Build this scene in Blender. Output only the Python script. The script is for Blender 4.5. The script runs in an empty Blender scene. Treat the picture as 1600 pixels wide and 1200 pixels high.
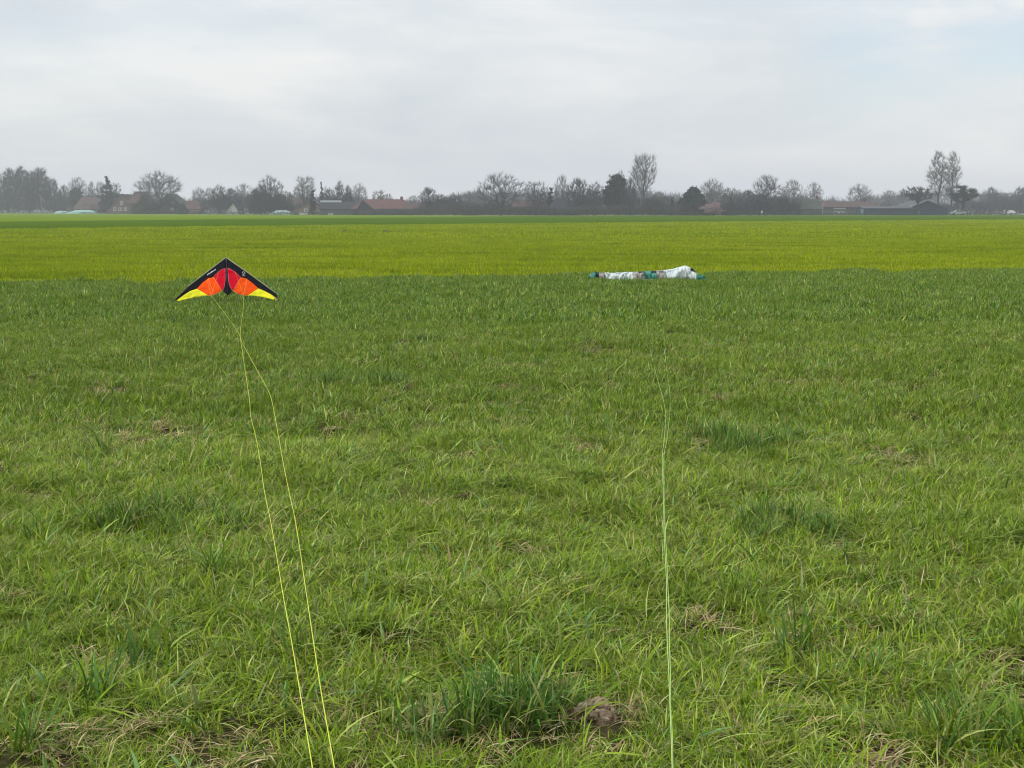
import bpy, math, random
import numpy as np
from mathutils import Vector, Matrix

C = bpy.context.scene.collection
R = math.radians

# ------------------------------------------------------------------ camera
HAZE = .00042
EYE, FPX, HORIZON = 1.6, 2000.0, 328.5            # metres; focal length and horizon in photo pixels
PITCH = math.atan((600 - HORIZON) / FPX)
cam_data = bpy.data.cameras.new('camera')
cam = bpy.data.objects.new('camera', cam_data); C.objects.link(cam)
cam_data.sensor_width = 36.0; cam_data.lens = 36.0 * FPX / 1600.0
cam_data.clip_start = 0.1; cam_data.clip_end = 9000
cam.location = (0, 0, EYE); cam.rotation_euler = (R(90) - PITCH, 0, 0)
bpy.context.scene.camera = cam

# ------------------------------------------------------------------ sky, sun, exposure
SUN_ELEV, SUN_AZ = R(40), R(248)                  # behind the camera, a little to the left
world = bpy.data.worlds.new('World'); bpy.context.scene.world = world
world.use_nodes = True
wn, wl = world.node_tree.nodes, world.node_tree.links
wn.clear()
def W(t, **k):
    n = wn.new(t)
    for a, b in k.items(): setattr(n, a, b)
    return n
out = W('ShaderNodeOutputWorld')
sky = W('ShaderNodeTexSky', sky_type='NISHITA', sun_disc=False, sun_elevation=SUN_ELEV, sun_rotation=SUN_AZ,
        air_density=1.0, dust_density=.6, ozone_density=1.0)
bg_sky = W('ShaderNodeBackground'); bg_sky.inputs['Strength'].default_value = 0.15
wl.new(sky.outputs[0], bg_sky.inputs['Color'])
tc = W('ShaderNodeTexCoord'); sep = W('ShaderNodeSeparateXYZ'); wl.new(tc.outputs['Generated'], sep.inputs[0])
mp = W('ShaderNodeMapping'); mp.inputs['Scale'].default_value = (2.4, 2.4, 8.5); mp.inputs['Location'].default_value = (1.3, .4, .7)
mp.inputs['Rotation'].default_value = (0, R(3), 0)
wl.new(tc.outputs['Generated'], mp.inputs[0])
nz = W('ShaderNodeTexNoise'); nz.inputs['Scale'].default_value = 1.5; nz.inputs['Detail'].default_value = 5; nz.inputs['Roughness'].default_value = .54; nz.inputs['Distortion'].default_value = .4
wl.new(mp.outputs[0], nz.inputs['Vector'])
cr = W('ShaderNodeValToRGB')
cr.color_ramp.elements[0].position = .34; cr.color_ramp.elements[0].color = (.595, .636, .675, 1)
cr.color_ramp.elements[1].position = .68; cr.color_ramp.elements[1].color = (.830, .828, .820, 1)
e = cr.color_ramp.elements.new(.50); e.color = (.675, .708, .732, 1)
wl.new(nz.outputs['Fac'], cr.inputs[0])
# overcast sky: the zenith is about twice as bright as the horizon (CIE overcast)
m1 = W('ShaderNodeMath', operation='MAXIMUM'); m1.inputs[1].default_value = 0.0; wl.new(sep.outputs['Z'], m1.inputs[0])
m2 = W('ShaderNodeMath', operation='MULTIPLY_ADD'); m2.inputs[1].default_value = 1.1; m2.inputs[2].default_value = 1.0
wl.new(m1.outputs[0], m2.inputs[0])
bg_cl = W('ShaderNodeBackground')
wl.new(cr.outputs[0], bg_cl.inputs['Color']); wl.new(m2.outputs[0], bg_cl.inputs['Strength'])
# thin places in the cloud let a little blue through
nz2 = W('ShaderNodeTexNoise'); nz2.inputs['Scale'].default_value = 1.1; nz2.inputs['Detail'].default_value = 3
mp2 = W('ShaderNodeMapping'); mp2.inputs['Scale'].default_value = (1.8, 1.8, 9.0); mp2.inputs['Location'].default_value = (5.1, 3.3, 1.0)
wl.new(tc.outputs['Generated'], mp2.inputs[0]); wl.new(mp2.outputs[0], nz2.inputs['Vector'])
mr = W('ShaderNodeMapRange'); mr.inputs['From Min'].default_value = .52; mr.inputs['From Max'].default_value = .72
mr.inputs['To Min'].default_value = .04; mr.inputs['To Max'].default_value = .35
wl.new(nz2.outputs['Fac'], mr.inputs['Value'])
gx_, gy_ = (1530 - 800) / FPX, (600 - 55) / FPX
gd = Vector((gx_, math.cos(PITCH) + gy_ * math.sin(PITCH), -math.sin(PITCH) + gy_ * math.cos(PITCH))).normalized()
dt = W('ShaderNodeVectorMath', operation='DOT_PRODUCT'); nrm = W('ShaderNodeVectorMath', operation='NORMALIZE'); wl.new(tc.outputs['Generated'], nrm.inputs[0])
wl.new(nrm.outputs[0], dt.inputs[0]); dt.inputs[1].default_value = gd
mg = W('ShaderNodeMapRange', interpolation_type='SMOOTHSTEP'); mg.inputs['From Min'].default_value = math.cos(R(9)); mg.inputs['From Max'].default_value = 1.0; mg.inputs['To Max'].default_value = .42
wl.new(dt.outputs['Value'], mg.inputs['Value'])
mk = W('ShaderNodeMapRange'); mk.inputs['From Min'].default_value = .60; mk.inputs['From Max'].default_value = .42; wl.new(nz.outputs['Fac'], mk.inputs['Value'])
mm = W('ShaderNodeMath', operation='MULTIPLY'); wl.new(mg.outputs[0], mm.inputs[0]); wl.new(mk.outputs[0], mm.inputs[1])
ma = W('ShaderNodeMath', operation='ADD'); ma.use_clamp = True; wl.new(mm.outputs[0], ma.inputs[0]); wl.new(mr.outputs[0], ma.inputs[1])
mix = W('ShaderNodeMixShader'); wl.new(ma.outputs[0], mix.inputs[0]); wl.new(bg_cl.outputs[0], mix.inputs[1]); wl.new(bg_sky.outputs[0], mix.inputs[2])
wl.new(mix.outputs[0], out.inputs['Surface'])

sd = bpy.data.lights.new('sun', 'SUN'); sd.energy = 2.2; sd.angle = R(11); sd.color = (1, .95, .88)
so = bpy.data.objects.new('sun', sd); C.objects.link(so)
d = Vector((math.sin(SUN_AZ) * math.cos(SUN_ELEV), math.cos(SUN_AZ) * math.cos(SUN_ELEV), math.sin(SUN_ELEV)))
so.rotation_euler = d.to_track_quat('Z', 'Y').to_euler(); so.location = (0, -20, 30)

S = bpy.context.scene
S.view_settings.view_transform = 'Standard'; S.view_settings.look = 'None'
S.view_settings.exposure = 0.0; S.view_settings.gamma = 1.0; S.view_settings.use_curve_mapping = False
S.render.engine = 'CYCLES'
cy = S.cycles
cy.max_bounces = 5; cy.diffuse_bounces = 3; cy.glossy_bounces = 1; cy.transmission_bounces = 3; cy.transparent_max_bounces = 4
cy.volume_bounces = 1; cy.pixel_filter_type = 'BLACKMAN_HARRIS'; cy.filter_width = 1.15; cy.use_denoising = True; cy.sample_clamp_indirect = 4
cy.caustics_reflective = False; cy.caustics_refractive = False

# ------------------------------------------------------------------ helpers
RIGHT = np.array([1., 0, 0]); UP = np.array([0, math.sin(PITCH), math.cos(PITCH)]); FWD = np.array([0, math.cos(PITCH), -math.sin(PITCH)])
def ray(px, py): return RIGHT * (px - 800) / FPX + UP * (600 - py) / FPX + FWD
def at_depth(px, py, D):
    r = ray(px, py); return np.array([0, 0, EYE]) + r * (D / r[1])
def at_height(px, py, z):
    r = ray(px, py); return np.array([0, 0, EYE]) + r * ((z - EYE) / r[2])
def srgb(r, g, b):
    f = lambda c: (c / 255 / 12.92) if c / 255 <= .04045 else ((c / 255 + .055) / 1.055) ** 2.4
    return (f(r), f(g), f(b))

def hash2(ix, iy, s):
    n = (ix * 374761393 + iy * 668265263 + s * 974634777) & 0xffffffff
    n = ((n ^ (n >> 13)) * 1274126177) & 0xffffffff
    return ((n ^ (n >> 16)) & 0xffff) / 65535.0
def vnoise(x, y, s=0):
    x = np.asarray(x, float); y = np.asarray(y, float)
    ix = np.floor(x).astype(np.int64); iy = np.floor(y).astype(np.int64)
    fx = x - ix; fy = y - iy; fx = fx * fx * (3 - 2 * fx); fy = fy * fy * (3 - 2 * fy)
    a, b, c, d_ = hash2(ix, iy, s), hash2(ix + 1, iy, s), hash2(ix, iy + 1, s), hash2(ix + 1, iy + 1, s)
    return (a * (1 - fx) + b * fx) * (1 - fy) + (c * (1 - fx) + d_ * fx) * fy
def fbm(x, y, s=0, o=3):
    t = 0; a = .5; n = 0
    for i in range(o):
        t = t + a * vnoise(np.asarray(x) * 2 ** i, np.asarray(y) * 2 ** i, s + i * 17); n += a; a *= .5
    return t / n

def tag(o, label=None, cat=None, group=None, kind=None):
    if label: o['label'] = label
    if cat: o['category'] = cat
    if group: o['group'] = group
    if kind: o['kind'] = kind
    return o
def empty(name, loc=(0, 0, 0), rz=0, **k):
    o = bpy.data.objects.new(name, None); C.objects.link(o); o.location = loc; o.rotation_euler = (0, 0, rz)
    o.empty_display_size = .2
    return tag(o, **k)
def mesh(name, v, f, m, smooth=False, col=None):
    me = bpy.data.meshes.new(name)
    me.from_pydata([tuple(map(float, p)) for p in v], [], [tuple(int(i) for i in q) for q in f])
    if m: me.materials.append(m)
    if smooth: me.polygons.foreach_set('use_smooth', [True] * len(me.polygons))
    if col is not None:
        a = me.attributes.new('tint', 'FLOAT_COLOR', 'POINT')
        a.data.foreach_set('color', np.asarray(col, np.float32).ravel())
    me.update()
    return me
def link(name, me, parent=None, loc=None, **k):
    o = bpy.data.objects.new(name, me); C.objects.link(o)
    if parent: o.parent = parent
    if loc is not None: o.location = loc
    return tag(o, **k)
class MB:                                          # mesh builder
    def __init__(s): s.v = []; s.f = []
    def add(s, v, f):
        n = len(s.v); s.v += [tuple(p) for p in v]; s.f += [tuple(i + n for i in q) for q in f]; return s
    def box(s, a, b):
        (x0, y0, z0), (x1, y1, z1) = a, b
        return s.add([(x0, y0, z0), (x1, y0, z0), (x1, y1, z0), (x0, y1, z0), (x0, y0, z1), (x1, y0, z1), (x1, y1, z1), (x0, y1, z1)],
                     [(0, 3, 2, 1), (4, 5, 6, 7), (0, 1, 5, 4), (1, 2, 6, 5), (2, 3, 7, 6), (3, 0, 4, 7)])
    def tube(s, pts, rad, n=6, cap=True):
        pts = [np.array(p, float) for p in pts]; k = len(pts)
        rad = rad if hasattr(rad, '__len__') else [rad] * k
        v = []; f = []
        for i, p in enumerate(pts):
            t = pts[min(i + 1, k - 1)] - pts[max(i - 1, 0)]; t = t / (np.linalg.norm(t) + 1e-9)
            a = np.cross(t, [0, 0, 1.]) if abs(t[2]) < .95 else np.cross(t, [1., 0, 0]); a /= np.linalg.norm(a); b = np.cross(t, a)
            for j in range(n):
                w = 2 * math.pi * j / n; v.append(p + rad[i] * (a * math.cos(w) + b * math.sin(w)))
        for i in range(k - 1):
            for j in range(n):
                f.append((i * n + j, i * n + (j + 1) % n, (i + 1) * n + (j + 1) % n, (i + 1) * n + j))
        if cap: f.append(tuple(range(n))[::-1]); f.append(tuple((k - 1) * n + j for j in range(n)))
        return s.add(v, f)
    def prism(s, poly, y0, y1):                    # poly in (x,z), extruded along y
        n = len(poly); v = [(x, y0, z) for x, z in poly] + [(x, y1, z) for x, z in poly]
        return s.add(v, [tuple(range(n)), tuple(range(2 * n - 1, n - 1, -1))] + [(i, i + n, (i + 1) % n + n, (i + 1) % n) for i in range(n)])
    def build(s, name, m, parent=None, smooth=False, loc=None, **k):
        return link(name, mesh(name, s.v, s.f, m, smooth), parent, loc, **k)

# ------------------------------------------------------------------ materials
def mat(name, col, rough=.8, spec=.2, noise=None, bump=None, transl=0, tint=False):
    m = bpy.data.materials.new(name); m.use_nodes = True; n, l = m.node_tree.nodes, m.node_tree.links
    b = n['Principled BSDF']; b.inputs['Roughness'].default_value = rough; b.inputs['Specular IOR Level'].default_value = spec
    src = None
    if tint:
        a = n.new('ShaderNodeAttribute'); a.attribute_name = 'tint'; src = a.outputs['Color']
    else:
        b.inputs['Base Color'].default_value = (*col, 1)
    if noise:                                      # list of (scale, colour, amount, lo, hi[, stretch])
        g = n.new('ShaderNodeNewGeometry')
        for nzv in noise:
            sc, c2, amt, lo, hi = nzv[:5]
            t = n.new('ShaderNodeTexNoise'); t.inputs['Scale'].default_value = sc; t.inputs['Detail'].default_value = 4
            if len(nzv) > 5:
                mpn = n.new('ShaderNodeMapping'); mpn.inputs['Scale'].default_value = nzv[5]
                if len(nzv) > 6: mpn.inputs['Rotation'].default_value = nzv[6]
                l.new(g.outputs['Position'], mpn.inputs[0]); l.new(mpn.outputs[0], t.inputs['Vector'])
            else: l.new(g.outputs['Position'], t.inputs['Vector'])
            r = n.new('ShaderNodeMapRange'); r.inputs['From Min'].default_value = lo; r.inputs['From Max'].default_value = hi; r.inputs['To Max'].default_value = amt
            l.new(t.outputs['Fac'], r.inputs['Value'])
            x = n.new('ShaderNodeMix'); x.data_type = 'RGBA'
            l.new(r.outputs[0], x.inputs['Factor'])
            if src: l.new(src, x.inputs['A'])
            else: x.inputs['A'].default_value = (*col, 1)
            x.inputs['B'].default_value = (*c2, 1); src = x.outputs['Result']
    if src: l.new(src, b.inputs['Base Color'])
    if bump:
        t = n.new('ShaderNodeTexNoise'); t.inputs['Scale'].default_value = bump[0]; t.inputs['Detail'].default_value = 5
        g = n.new('ShaderNodeNewGeometry'); l.new(g.outputs['Position'], t.inputs['Vector'])
        bp = n.new('ShaderNodeBump'); bp.inputs['Strength'].default_value = bump[1]; bp.inputs['Distance'].default_value = bump[2]
        l.new(t.outputs['Fac'], bp.inputs['Height']); l.new(bp.outputs[0], b.inputs['Normal'])
    if transl:
        tr = n.new('ShaderNodeBsdfTranslucent'); mx = n.new('ShaderNodeMixShader'); mx.inputs[0].default_value = transl
        if src: l.new(src, tr.inputs['Color'])
        else: tr.inputs['Color'].default_value = (*col, 1)
        l.new(b.outputs[0], mx.inputs[1]); l.new(tr.outputs[0], mx.inputs[2]); l.new(mx.outputs[0], n['Material Output'].inputs['Surface'])
    return m

M = {}
M['soil'] = mat('soil', (.050, .038, .020), .95, .0, noise=[(1.3, (.030, .045, .006), .8, .38, .58), (9, (.17, .13, .08), .6, .5, .7)], bump=(40, .8, .03))
M['crop_ground'] = mat('crop_ground', (.13, .17, .003), .95, .02,
    noise=[(.06, (.11, .15, .006), .6, .4, .62), (.9, (.08, .11, .005), .45, .5, .72, (.25, 1.6, 1), (0, 0, R(-14))), (6, (.23, .27, .02), .5, .45, .7, (.5, 1.4, 1))], bump=(6, .6, .08))
M['dark_crop'] = mat('dark_crop_ground', (.058, .108, .001), .95, .0, noise=[(.03, (.045, .090, .002), .7, .4, .62), (.5, (.080, .130, .003), .5, .45, .7, (.2, 2, 1))], bump=(3, .5, .1))
M['light_crop'] = mat('light_crop_ground', (.118, .182, .001), .95, .0, noise=[(.02, (.10, .165, .004), .6, .4, .62), (.5, (.13, .20, .004), .5, .45, .7, (.2, 2, 1))], bump=(3, .4, .1))
M['verge'] = mat('verge_grass', (.23, .27, .09), .9, .1, noise=[(.1, (.16, .22, .06), .8, .4, .6)])
M['village'] = mat('village_grass', (.10, .13, .035), .9, .1, noise=[(.08, (.07, .075, .035), .8, .4, .6)])
LEAFNOISE = [(.55, (.105, .185, .006), .40, .46, .66), (1.7, (.13, .24, .04), .22, .52, .70), (1.1, (.21, .29, .010), .30, .52, .72)]
M['blade'] = mat('grass_blade', None, .45, .09, noise=LEAFNOISE, transl=.22, tint=True)
M['dry'] = mat('dry_grass', None, .75, .15, transl=.2, tint=True)
M['crop'] = mat('crop_leaf', None, .6, .04, transl=.35, tint=True, noise=[(.07, (.20, .29, .005), .5, .42, .62), (1.0, (.13, .20, .004), .75, .50, .66, (.10, .75, 1), (0, 0, R(-14))), (1.0, (.17, .25, .004), .6, .52, .64, (.5, 2.6, 1), (0, 0, R(-14)))])

# ------------------------------------------------------------------ ground and fields
def hgt(x, y):                                     # meadow relief, metres
    return (fbm(np.asarray(x) * .8, np.asarray(y) * .8, 3, 3) - .5) * .09 + (fbm(np.asarray(x) * 4.5, np.asarray(y) * 4.5, 9, 2) - .5) * .035

def poly_sheet(name, pts, z, m, label=None):
    return link(name, mesh(name, [(x, y, z) for x, y in pts], [tuple(range(len(pts)))], m), kind='structure', label=label)
bpts = []
for px, py in ((-900, 447), (0, 437), (800, 428), (1600, 417), (2500, 405)):   # the meadow's far edge (grass tops)
    p = at_height(px, py + 1.0, .09); bpts.append((p[0], p[1]))
B_A, B_B = np.array(bpts[1]), np.array(bpts[3])
bs = (B_B[1] - B_A[1]) / (B_B[0] - B_A[0]); b0 = B_A[1] - bs * B_A[0]
def meadow_edge(x): return b0 + bs * x
ground = poly_sheet('ground', [(-1900, -300), (1900, -300), (1900, 2600), (-1900, 2600)], -.16, M['village'])

nx, ny = 300, 250
gx = np.linspace(-24, 24, nx); gt = np.linspace(0, 1, ny)
vv = []
for j in range(ny):
    y = -4 + gt[j] * (meadow_edge(gx) + .0 + 4)
    z = hgt(gx, y) * 1.0
    edge = np.clip((1 - gt[j]) * 12, 0, 1); z = z * edge
    vv += list(zip(gx, y, z))
ff = [(j * nx + i, j * nx + i + 1, (j + 1) * nx + i + 1, (j + 1) * nx + i) for j in range(ny - 1) for i in range(nx - 1)]
link('meadow', mesh('meadow', vv, ff, M['soil'], True), kind='structure')

def dedge(px):                                     # distance of the far field edge
    return float(np.interp(px, [-1200, 0, 200, 400, 800, 1200, 1600, 2800], [760, 660, 560, 455, 382, 400, 450, 560]))
def gp(px, D): p = at_depth(px, HORIZON, D); return (p[0], D)
f1 = [gp(-900, 80), gp(0, 108), gp(400, 128), gp(800, 152), gp(1200, 180), gp(1600, 216), gp(2500, 280)]
f2 = [gp(-900, 130), gp(0, 186), gp(400, 250), gp(800, 350), gp(1000, 392), gp(1200, 401), gp(1600, 451), gp(2500, 520)]
edge = [gp(px, dedge(px)) for px in (-900, 0, 200, 400, 800, 1200, 1600, 2500)]
E = lambda x: (x, meadow_edge(x))
poly_sheet('crop_field', [E(-24), E(24), (70, meadow_edge(70)), (170, 150)] + f1[::-1] + [(-70, meadow_edge(-70))], -.004, M['crop_ground'])
poly_sheet('dark_crop_field', f1 + f2[::-1], -.03, M['dark_crop'])
poly_sheet('light_crop_field', f2[:5] + edge[4:0:-1] + edge[:1], -.03, M['light_crop'])
vg = [gp(px, dedge(px) + 1) for px in (-900, 0, 400, 800, 1200, 1600, 2500)]; vg2 = [gp(px, dedge(px) + 22) for px in (-900, 0, 400, 800, 1200, 1600, 2500)]
poly_sheet('field_verge', vg + vg2[::-1], -.02, M['verge'])

# ------------------------------------------------------------------ grass: clumps in meshes, set out on points
rs = np.random.RandomState(7)
PAL = {  # base colour of the leaves (linear); pale blades also paint in highlights
    'mid': [(0.130, 0.221, 0.005), (0.162, 0.244, 0.007), (0.107, 0.198, 0.005), (0.183, 0.258, 0.007), (0.116, 0.212, 0.012)],
    'pale': [(0.341, 0.423, 0.093), (0.404, 0.451, 0.136), (0.296, 0.405, 0.102)],
    'light': [(0.229, 0.340, 0.021), (0.278, 0.378, 0.038), (0.202, 0.313, 0.015), (0.305, 0.368, 0.025)],
    'deep': [(0.067, 0.152, 0.017), (0.085, 0.179, 0.025), (0.059, 0.138, 0.019), (0.116, 0.221, 0.043)],
    'blue': [(0.076, 0.175, 0.030), (0.099, 0.207, 0.051), (0.063, 0.147, 0.022), (0.170, 0.295, 0.102)],
    'dry': [(.44, .36, .17), (.36, .28, .13), (.54, .46, .26), (.30, .21, .11)],
    'crop': [(.340, .405, .002), (.290, .365, .002), (.380, .430, .006), (.250, .325, .002)]}
def clump(n, rad, h, w, seg, mixw, lean=(.1, .9), curl=.5, flat=False):
    V = []; F = []; Cc = []
    keys = list(mixw); pr = np.array([mixw[k] for k in keys]); pr = pr / pr.sum()
    for i in range(n):
        a = rs.rand() * 6.283; rr = rad * math.sqrt(rs.rand()); bx, by = rr * math.cos(a), rr * math.sin(a)
        az = rs.rand() * 6.283; dx, dy = math.cos(az), math.sin(az)
        H = h * (.55 + .75 * rs.rand()); ln = lean[0] + (lean[1] - lean[0]) * rs.rand() ** 1.3; cu = curl * rs.rand()
        ww = w * (.6 + .8 * rs.rand()); tw = (rs.rand() - .5) * 1.6
        k = keys[rs.choice(len(keys), p=pr)]; c = np.array(PAL[k][rs.randint(len(PAL[k]))]) * (.62 + .70 * rs.rand())
        tipc = c * (1 + .25 * rs.rand()) if rs.rand() > .12 else np.array(PAL['dry'][0]) * .8
        n0 = len(V)
        for s in range(seg + 1):
            t = s / seg
            hor = H * (ln * t * (1 - .15 * t) + cu * t ** 2.2)
            zz = H * (t - (cu * .65 + .18 * ln) * t ** 2.2) if not flat else H * .10 * math.sin(t * 2.6)
            px_, py_ = bx + dx * hor, by + dy * hor
            ang = az + math.pi / 2 + tw * t
            sx, sy = math.cos(ang), math.sin(ang)
            hw = ww * .5 * (min(1, .55 + 1.3 * t) if t < .5 else 1) * (1 - max(0, (t - .45) / .55) ** 1.6)
            cc = c * (1 - t) + tipc * t
            if s < seg:
                V.append((px_ - sx * hw, py_ - sy * hw, zz)); V.append((px_ + sx * hw, py_ + sy * hw, zz + hw * .25)); Cc += [(*cc, 1)] * 2
            else:
                V.append((px_, py_, zz)); Cc.append((*cc, 1))
        for s in range(seg - 1):
            q = n0 + 2 * s; F.append((q, q + 1, q + 3, q + 2))
        q = n0 + 2 * (seg - 1); F.append((q, q + 1, q + 2))
    return V, F, Cc

def library(name, specs, m):
    col = bpy.data.collections.new(name)
    for i, sp in enumerate(specs):
        V, F, Cc = clump(**sp)
        nm = '%s_%02d' % (name, i)
        o = bpy.data.objects.new(nm, mesh(nm, V, F, m, True, Cc)); col.objects.link(o)
    return col

def scatter(name, P, rz, tilt, scl, idx, col, label=None, **k):
    n = len(P)
    me = bpy.data.meshes.new(name); me.vertices.add(n); me.vertices.foreach_set('co', np.asarray(P, np.float32).ravel())
    rot = np.stack([tilt[:, 0], tilt[:, 1], rz], 1).astype(np.float32)
    a = me.attributes.new('rot', 'FLOAT_VECTOR', 'POINT'); a.data.foreach_set('vector', rot.ravel())
    a = me.attributes.new('scl', 'FLOAT_VECTOR', 'POINT'); a.data.foreach_set('vector', np.asarray(scl, np.float32).ravel())
    a = me.attributes.new('idx', 'INT', 'POINT'); a.data.foreach_set('value', np.asarray(idx, np.int32))
    o = link(name, me, kind='stuff', label=label, **k)
    g = bpy.data.node_groups.new(name, 'GeometryNodeTree')
    g.interface.new_socket('Geometry', in_out='INPUT', socket_type='NodeSocketGeometry')
    g.interface.new_socket('Geometry', in_out='OUTPUT', socket_type='NodeSocketGeometry')
    N = g.nodes; gi = N.new('NodeGroupInput'); go = N.new('NodeGroupOutput')
    ci = N.new('GeometryNodeCollectionInfo'); ci.inputs['Collection'].default_value = col
    ci.inputs['Separate Children'].default_value = True; ci.inputs['Reset Children'].default_value = True
    ip = N.new('GeometryNodeInstanceOnPoints'); ip.inputs['Pick Instance'].default_value = True
    def att(nm, ty):
        q = N.new('GeometryNodeInputNamedAttribute'); q.data_type = ty; q.inputs['Name'].default_value = nm; return q.outputs['Attribute']
    er = N.new('FunctionNodeEulerToRotation')
    L = g.links
    L.new(gi.outputs[0], ip.inputs['Points']); L.new(ci.outputs[0], ip.inputs['Instance'])
    L.new(att('idx', 'INT'), ip.inputs['Instance Index']); L.new(att('rot', 'FLOAT_VECTOR'), er.inputs[0]); L.new(er.outputs[0], ip.inputs['Rotation'])
    L.new(att('scl', 'FLOAT_VECTOR'), ip.inputs['Scale']); L.new(ip.outputs[0], go.inputs[0])
    md = o.modifiers.new('scatter', 'NODES'); md.node_group = g
    return o

def field_points(dens, y0, y1, margin=3.0, xf=.47):
    """random points over the part of the field the camera could see, plus a margin to each side"""
    area_w = 2 * (y1 * xf + margin); n = int(dens * area_w * (y1 - y0))
    x = (rs.rand(n) - .5) * area_w; y = y0 + (y1 - y0) * rs.rand(n)
    k = np.abs(x) < y * xf + margin
    return x[k], y[k]
mound = at_height(915, 1118, 0.02)                 # the little soil heap in the foreground
BARE = [(*at_height(925, 1135, 0)[:2], .23), (*at_height(120, 1040, 0)[:2], .10), (*at_height(1375, 1190, 0)[:2], .16), (*at_height(1360, 1118, 0)[:2], .09),
        (*at_height(835, 870, 0)[:2], .14), (*at_height(830, 935, 0)[:2], .12), (*at_height(40, 1190, 0)[:2], .14), (*at_height(315, 1165, 0)[:2], .12), (*at_height(1110, 975, 0)[:2], .12),
        (*at_height(775, 668, 0)[:2], .2), (*at_height(1310, 850, 0)[:2], .15), (*at_height(1590, 1100, 0)[:2], .1), (*at_height(1265, 1010, 0)[:2], .1), (*at_height(630, 1010, 0)[:2], .09)]
TUFT = [(*at_height(772, 1130, 0)[:2], .17), (*at_height(700, 1165, 0)[:2], .08), (*at_height(800, 1090, 0)[:2], .08), (*at_height(600, 1130, 0)[:2], .05), (*at_height(250, 815, 0)[:2], .26), (*at_height(340, 822, 0)[:2], .16), (*at_height(1165, 698, 0)[:2], .34),
        (*at_height(1590, 1160, 0)[:2], .16), (*at_height(1230, 830, 0)[:2], .2), (*at_height(560, 600, 0)[:2], .35)]
def bare(x, y):
    b = np.clip((fbm(x * 2.3, y * 2.3, 31, 3) - .60) / .10, 0, 1) * .55
    for bx, by, r in BARE: b = np.maximum(b, np.clip(1.5 - np.hypot((x - bx), (y - by) * .9) / (r * .8), 0, 1))
    return b
def tuft(x, y):
    b = np.clip((fbm(x * 1.3 + 40, y * 1.3, 77, 3) - .64) / .08, 0, 1) * .05
    for bx, by, r in TUFT: b = np.maximum(b, np.clip(1.6 - np.hypot(x - bx, y - by) / r, 0, 1))
    return b

GREEN = {'mid': .55, 'light': .42, 'pale': .20, 'blue': .10, 'dry': .03}
GREENMID = {'mid': .75, 'light': .22, 'pale': .15, 'blue': .15, 'deep': .05, 'dry': .02}
def lay(name, dens, y0, y1, lib, nlib, smin, smax, label, bare_amt=1.0, stop=.0, spread=1.0):
    x, y = field_points(dens, y0, y1)
    k = y < meadow_edge(x) - .1 - stop + (fbm(x * .9, x * 0 + 2, 61, 3) - .55) * 2.2 + rs.randn(len(x)) * .18
    x, y = x[k], y[k]
    b = bare(x, y) * bare_amt; k = rs.rand(len(x)) > b * .93; x, y, b = x[k], y[k], b[k]
    hv = .70 + .65 * fbm(x * 1.1, y * 1.1, 55, 3)
    s = (smin + (smax - smin) * rs.rand(len(x))) * hv * (1 - .35 * b)
    sc = np.stack([s * spread, s * spread, s], 1)
    til = rs.randn(len(x), 2) * .10
    return scatter(name, np.stack([x, y, hgt(x, y) - .004], 1), rs.rand(len(x)) * 6.283, til, sc, rs.randint(0, nlib, len(x)), lib, label)

near_lib = library('near_clump', [dict(n=44, rad=.06, h=.085, w=.0036, seg=6, mixw=GREEN, lean=(.1, 1.1), curl=1.0) for _ in range(10)] +
                   [dict(n=32, rad=.07, h=.065, w=.0032, seg=5, mixw={'mid': .5, 'light': .4, 'pale': .3, 'dry': .08}, lean=(.4, 1.4), curl=1.0) for _ in range(5)], M['blade'])
mid_lib = library('mid_clump', [dict(n=52, rad=.11, h=.09, w=.0055, seg=4, mixw=GREENMID, lean=(.1, .9), curl=.6) for _ in range(10)], M['blade'])
far_lib = library('far_clump', [dict(n=70, rad=.22, h=.115, w=.011, seg=3, mixw={'mid': .55, 'light': .15, 'pale': .12, 'blue': .40, 'deep': .15}, lean=(.05, .7), curl=.45) for _ in range(8)], M['blade'])
lay('meadow_grass', 330, 2.0, 9.0, near_lib, 15, .8, 1.3, 'short green meadow grass close to the camera')
lay('meadow_grass', 110, 9.0, 18.0, mid_lib, 10, .8, 1.25, 'green meadow grass in the middle distance', .8)
lay('meadow_grass', 30, 18.0, 38.0, far_lib, 8, .75, 1.1, 'darker green meadow grass around the two grounded kites', .3)

tuft_lib = library('tall_clump', [dict(n=36, rad=.05, h=.165, w=.0058, seg=6, mixw={'deep': .62, 'blue': .22, 'mid': .2, 'pale': .07}, lean=(.05, .55), curl=.7) for _ in range(8)], M['blade'])
x, y = field_points(120, 2.2, 22); k = rs.rand(len(x)) < tuft(x, y) * .9; x, y = x[k], y[k]
s = .65 + .5 * rs.rand(len(x)); s = s * (1 + .25 * (y < 4.6))
scatter('tall_grass', np.stack([x, y, hgt(x, y) - .004], 1), rs.rand(len(x)) * 6.283, rs.randn(len(x), 2) * .08, np.stack([s] * 3, 1), rs.randint(0, 8, len(x)), tuft_lib,
        'taller bluish green grass growing in dark patches')
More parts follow.
